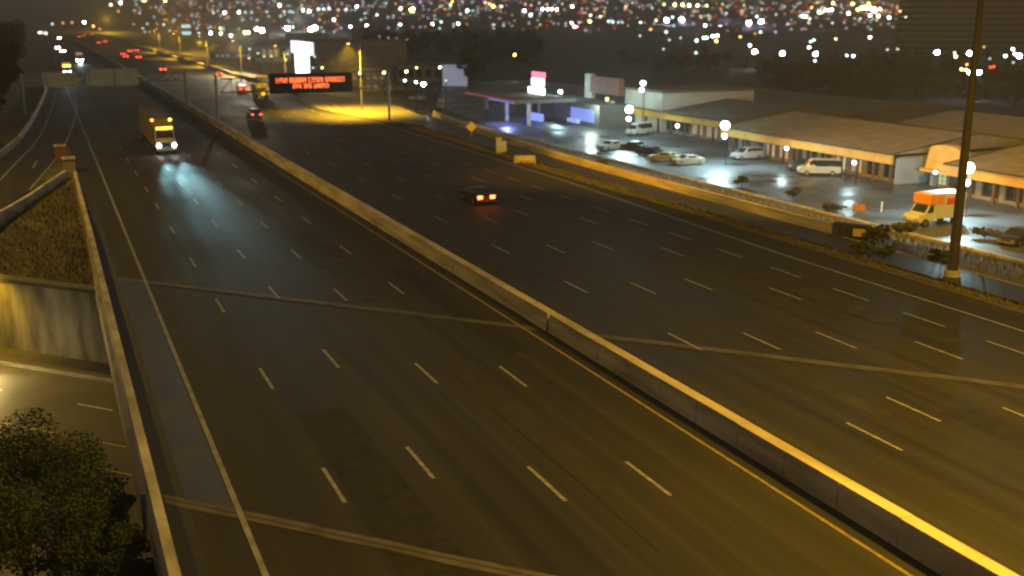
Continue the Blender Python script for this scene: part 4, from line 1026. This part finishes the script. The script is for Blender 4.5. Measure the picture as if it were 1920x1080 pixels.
far_box('low_building', 'bright low store with cyan sign near the top left of centre', 336, 43, 362, 62, 900, M['wallg'], 10, win=(1, 3, emit('cyan_sign', (.5, .85, .9), 1.1)))
far_box('low_building', 'pale building behind the glowing white pylon', 480, 84, 545, 118, 520, M['wallw'], 20, win=(6, 1, em('T', .2)))
far_box('low_building', 'grey parking structure left of the glowing pylon', 395, 98, 470, 122, 560, M['wallg'], 20, win=(8, 1, em('C', .12)))
ap = far_box('apartment_block', 'broad apartment block with banded balconies at the upper right', 1712, -60, 1925, 96, 620, M['stucco'], 18, 'building')
hgt = 40
for k in range(14):
    m = MB(); m.box(-36, 36, -1.4, -.02, 2.5 + 3.0 * k, 3.5 + 3.0 * k); m.build('balcony', M['stucco'], ap)
    m = MB(); m.box(-35, 35, -.05, -.003, 3.6 + 3.0 * k, 5.2 + 3.0 * k); m.build('window_band', M['brown'], ap)
# trees lit orange among the far left lamps
for i, (x, y, lb) in enumerate(((380, 92, 'orange lit street tree at the left of the pair below the yellow lamps'), (402, 100, 'orange lit street tree at the right of the pair below the yellow lamps'))):
    p, r_ = at_city(x, y, 1); make_tree('street_tree', (p.x, p.y, p.z), 6, 4, 500, .8, lb, None, 'leaf', 300 + i)
    point('tree_glow', (p.x - 3, p.y - 4, p.z + 6), HPS, 9000, .3)
# dim blocks among the city lights
rg = random.Random(12); nb = 0
for k in range(46):
    x, y = rg.uniform(200, 1900), rg.uniform(10, 78)
    if 700 < x < 1000 and y > 60: continue
    p, r_ = at_city(x, y, 0)
    shed('distant_building', 'dim low building among the distant city lights', p.x, p.y, rg.uniform(12, 26), rg.uniform(18, 50), rg.uniform(4, 9), rg.uniform(0, 3), rg.choice(['wallg', 'stucco', 'wallw']), 'roof2', 1.0, hill(r_))['group'] = 'dim buildings among the city lights'

# ------------------------------------------------------------------ city lights
#  x, y, colour, brightness class (4 star, 3 bright, 2 mid, 1 dim)
CL = '''226 5 W 3;208 9 W 2;270 1 Y 3;310 1 Y 3;222 21 O 1;158 42 W 3;175 49 O 2;187 54 O 1;118 43 O 1;135 42 O 1;98 45 W 1;307 46 W 1;343 47 B 3;355 49 C 3;350 59 C 2;400 24 W 1;421 24 W 3;448 23 W 3;460 23 C 1;472 23 C 1;373 62 W 1;395 62 W 3;413 53 G 2;414 63 T 3;433 67 W 3;459 61 G 3;466 61 G 3;468 92 C 1;480 55 W 3;467 109 T 1;86 61 T 1
483 54 W 3;491 57 W 4;539 53 W 4;583 55 W 4;591 52 W 4;524 10 W 3;533 22 W 1;500 22 C 1;568 19 W 3;566 10 T 1;580 21 W 3;597 17 C 2;607 17 C 2;617 16 C 2;549 23 C 1;543 22 C 1;526 30 G 1;635 18 T 1;649 18 W 2;626 37 W 3;633 30 O 1;599 37 O 1;657 50 W 3;688 48 W 3;693 54 C 1;669 12 W 3;684 25 C 1;677 37 C 1;707 28 C 2;724 6 C 1;742 7 O 1;751 16 W 3;773 18 Y 4;750 46 W 3;788 4 B 1;811 45 W 3;827 41 C 2;824 53 C 1;859 44 W 3;845 9 G 2;848 3 Y 2;825 12 T 1;834 17 O 1;867 3 C 1;876 20 C 3;887 20 C 1;910 5 P 2;918 7 Y 2;925 12 Y 3;940 12 T 2;863 26 W 1;926 46 W 1;712 69 W 1;728 71 W 1;744 73 W 1;745 77 C 1;762 74 W 2;539 101 C 1;592 91 C 1;590 106 C 1;587 127 C 1;604 127 G 2;536 112 G 1;509 105 G 1;495 106 T 1;484 100 G 1;675 137 G 3;720 136 G 3;762 134 G 3;781 127 G 2;825 126 G 3;759 151 C 3;780 154 W 3;794 158 W 4;836 151 W 1
983 20 W 3;995 28 W 3;1017 17 W 3;1027 17 W 3;1035 17 W 3;1044 18 W 3;1013 25 C 1;1073 12 W 3;1107 29 W 2;1106 40 Y 3;1110 50 C 2;1086 42 W 1;1045 35 T 1;1072 43 P 3;1077 50 P 3;1082 50 P 2;1013 46 T 1;1093 24 O 1;1126 31 T 2;1141 40 C 2;1149 41 C 2;1159 42 W 1;1167 42 W 1;1120 16 O 1;1133 23 O 1;1183 23 W 1;1173 13 O 2;1201 42 C 2;1220 55 O 2;1230 38 T 2;1250 38 B 4;1261 32 C 2;1278 37 B 4;1263 48 C 1;1200 67 W 1;1255 75 W 1;1249 60 W 2;1276 71 C 1;1322 48 W 3;1350 50 W 3;1375 50 C 2;1306 76 C 3;1320 71 C 3;1325 71 C 3;1336 68 W 3;1345 67 W 3;1343 77 Y 3;1388 69 Y 2;1404 43 B 4;1427 40 B 4;1419 31 C 2;1416 63 O 1;1426 60 C 2;1406 85 W 3;1415 97 W 4;1305 99 C 2;1245 8 G 2;1265 9 G 3;1280 9 G 3;1292 10 G 3;1308 10 G 3;1325 11 G 2;1355 8 G 1;1352 18 O 1;1300 22 O 1;1313 30 T 1;1315 33 T 1;1328 29 C 1;1330 36 T 1;1390 20 O 1;1391 27 O 1;1428 18 T 1;1186 5 T 1;1223 15 W 1;985 8 T 1;996 10 T 1;1011 5 T 1;1026 8 T 1;1054 7 T 1;1395 10 G 1;1362 25 W 1;965 103 Y 3;1244 92 W 1
1467 100 B 4;1517 89 W 3;1529 101 B 4;1528 114 W 2;1520 78 C 2;1526 75 C 2;1587 105 W 3;1600 105 B 3;1567 73 T 2;1631 70 T 3;1477 45 W 1;1455 27 C 1;1454 60 B 1;1499 30 G 1;1505 30 C 3;1511 31 C 3;1518 35 T 2;1516 42 W 1;1522 14 O 2;1532 5 Y 1;1516 22 T 1;1541 14 T 1;1536 23 G 3;1541 23 G 2;1548 19 W 3;1554 19 W 3;1560 18 W 3;1562 6 Y 3;1561 43 W 1;1591 25 W 3;1599 7 Y 3;1609 18 Y 3;1617 16 O 4;1623 15 O 4;1629 7 Y 3;1632 17 Y 4;1640 19 O 4;1650 17 P 3;1631 29 W 3;1647 30 W 3;1644 38 G 1;1667 33 W 3;1687 20 O 3;1698 33 W 2;1705 40 Y 2;1613 35 W 1;1753 53 W 1;1757 98 B 4;1818 100 B 4;1790 99 T 2;1792 106 T 3;1803 130 O 3;1811 131 Y 3;1813 121 O 2;1819 136 W 4;1836 136 B 4;1845 88 Y 1;1847 69 B 2;1856 110 B 1;1899 92 W 3;1885 105 C 3;1903 101 W 3;1911 105 B 4;1900 117 C 1;1913 45 T 2;1905 61 B 1;1683 92 W 1;1664 93 W 1;1857 126 R 2;1863 125 R 2'''
RAD = {4: 5.2, 3: 3.0, 2: 2.8, 1: 2.7}
STR = {4: 90., 3: 16., 2: 4., 1: 1.2}
NAMEC = dict(W='white', C='greenish white', B='blue white', Y='yellow', G='yellow green', O='orange', R='red', P='pink', T='pale peach')
NAMEB = {4: 'dazzling', 3: 'bright', 2: 'medium', 1: 'faint'}
def zone(x, y):
    a = 'upper left' if x < 480 else 'left of centre' if x < 720 else 'above woods' if x < 1010 else 'right of centre' if x < 1440 else 'upper right' if x < 1720 else 'by apartments'
    b = 'top edge' if y < 20 else 'upper band' if y < 45 else 'middle band' if y < 85 else 'lower band'
    return a, b
entries = []
for row in CL.replace('\n', ';').split(';'):
    a = row.split()
    entries.append((float(a[0]), float(a[1]), a[2], int(a[3])))
def city_lamp(x, y, k, br, name='city_lamp'):
    h = 7. if y > 40 else 6.
    p, r_ = at_city(x, y, h); rad = RAD[br] * .72 * r_ / FPX
    m = MB(); m.mi = 1; m.tube((0, 0, 0), (0, 0, h - rad * .6), .16, .1, 5); m.tube((0, 0, h + rad * .85), (0, 0, h + rad * 1.05), rad * .6, rad * .3, 6)
    m.mi = 0; m.ball((0, 0, h), rad, 10, 6)
    o = m.build(name, [em(k, STR[br] * exp(r_ * HAZE_D)), M['darksteel']]); o.location = p
    return o
HAZE_D = .0003
LAB = {}
def em(k, s, _old=em):
    s = float('%.2g' % s)
    return _old(k, s)
for x, y, k, br in entries:
    o = city_lamp(x, y, k, br); a, b = zone(x, y)
    tag(o, None, 'lamp', 'city lamps %s %s' % (NAMEC[k], a))
    LAB.setdefault('%s %s city lamp, %s, %s' % (NAMEB[br], NAMEC[k], b, a), []).append((x, o))
NUM = 'one two three four five six seven eight nine ten eleven twelve'.split(); ORD = 'first second third fourth fifth sixth seventh eighth ninth tenth eleventh twelfth'.split()
for lb, os_ in LAB.items():
    os_.sort(key=lambda q: q[0])
    for i, (x, o) in enumerate(os_): o['label'] = lb if len(os_) == 1 else '%s, %s from left of %s' % (lb, ORD[i], NUM[len(os_) - 1])
# faint scatter of further lamps: too many to count, one mass
rg = random.Random(77); m = MB()
mats = [em(k, s) for k, s in (('T', .4), ('W', .8), ('O', .7), ('C', .7), ('B', .7), ('R', .6))]
for _ in range(760):
    x = rg.uniform(250, 1720); y = rg.choice([rg.uniform(-6, 22), rg.uniform(0, 60)])
    if 690 < x < 1000 and y > 55: continue
    p, r_ = at_city(x, y, 5); m.mi = rg.randrange(6); m.ball((p.x, p.y, p.z + 5), 2.2 * r_ / FPX, 7, 5)
o = m.build('faint_city_lights', mats); o['kind'] = 'stuff'
# light thrown on the far left ground by the town
for x, y, c_, pw in ((200, 40, HPS, 260000), (330, 60, HPS, 160000), (450, 85, (1, .85, .6), 90000), (560, 40, (.9, 1, .9), 160000)):
    p, r_ = at_city(x, y, 12); point('town_glow', (p.x, p.y, p.z + 14), c_, pw * .6, 1.)

# ------------------------------------------------------------------ haze
m = MB(); m.box(-4500, 4500, -4500, 4500, -9, 140)
hz = m.build('haze', []); hz['kind'] = 'stuff'
hm = bpy.data.materials.new('haze'); hm.use_nodes = True; n = hm.node_tree.nodes; n.clear()
ho = n.new('ShaderNodeOutputMaterial'); pv = n.new('ShaderNodeVolumePrincipled')
pv.inputs['Color'].default_value = (.9, .9, .9, 1); pv.inputs['Density'].default_value = HAZE_D
hm.node_tree.links.new(pv.outputs[0], ho.inputs['Volume']); hz.data.materials.append(hm)
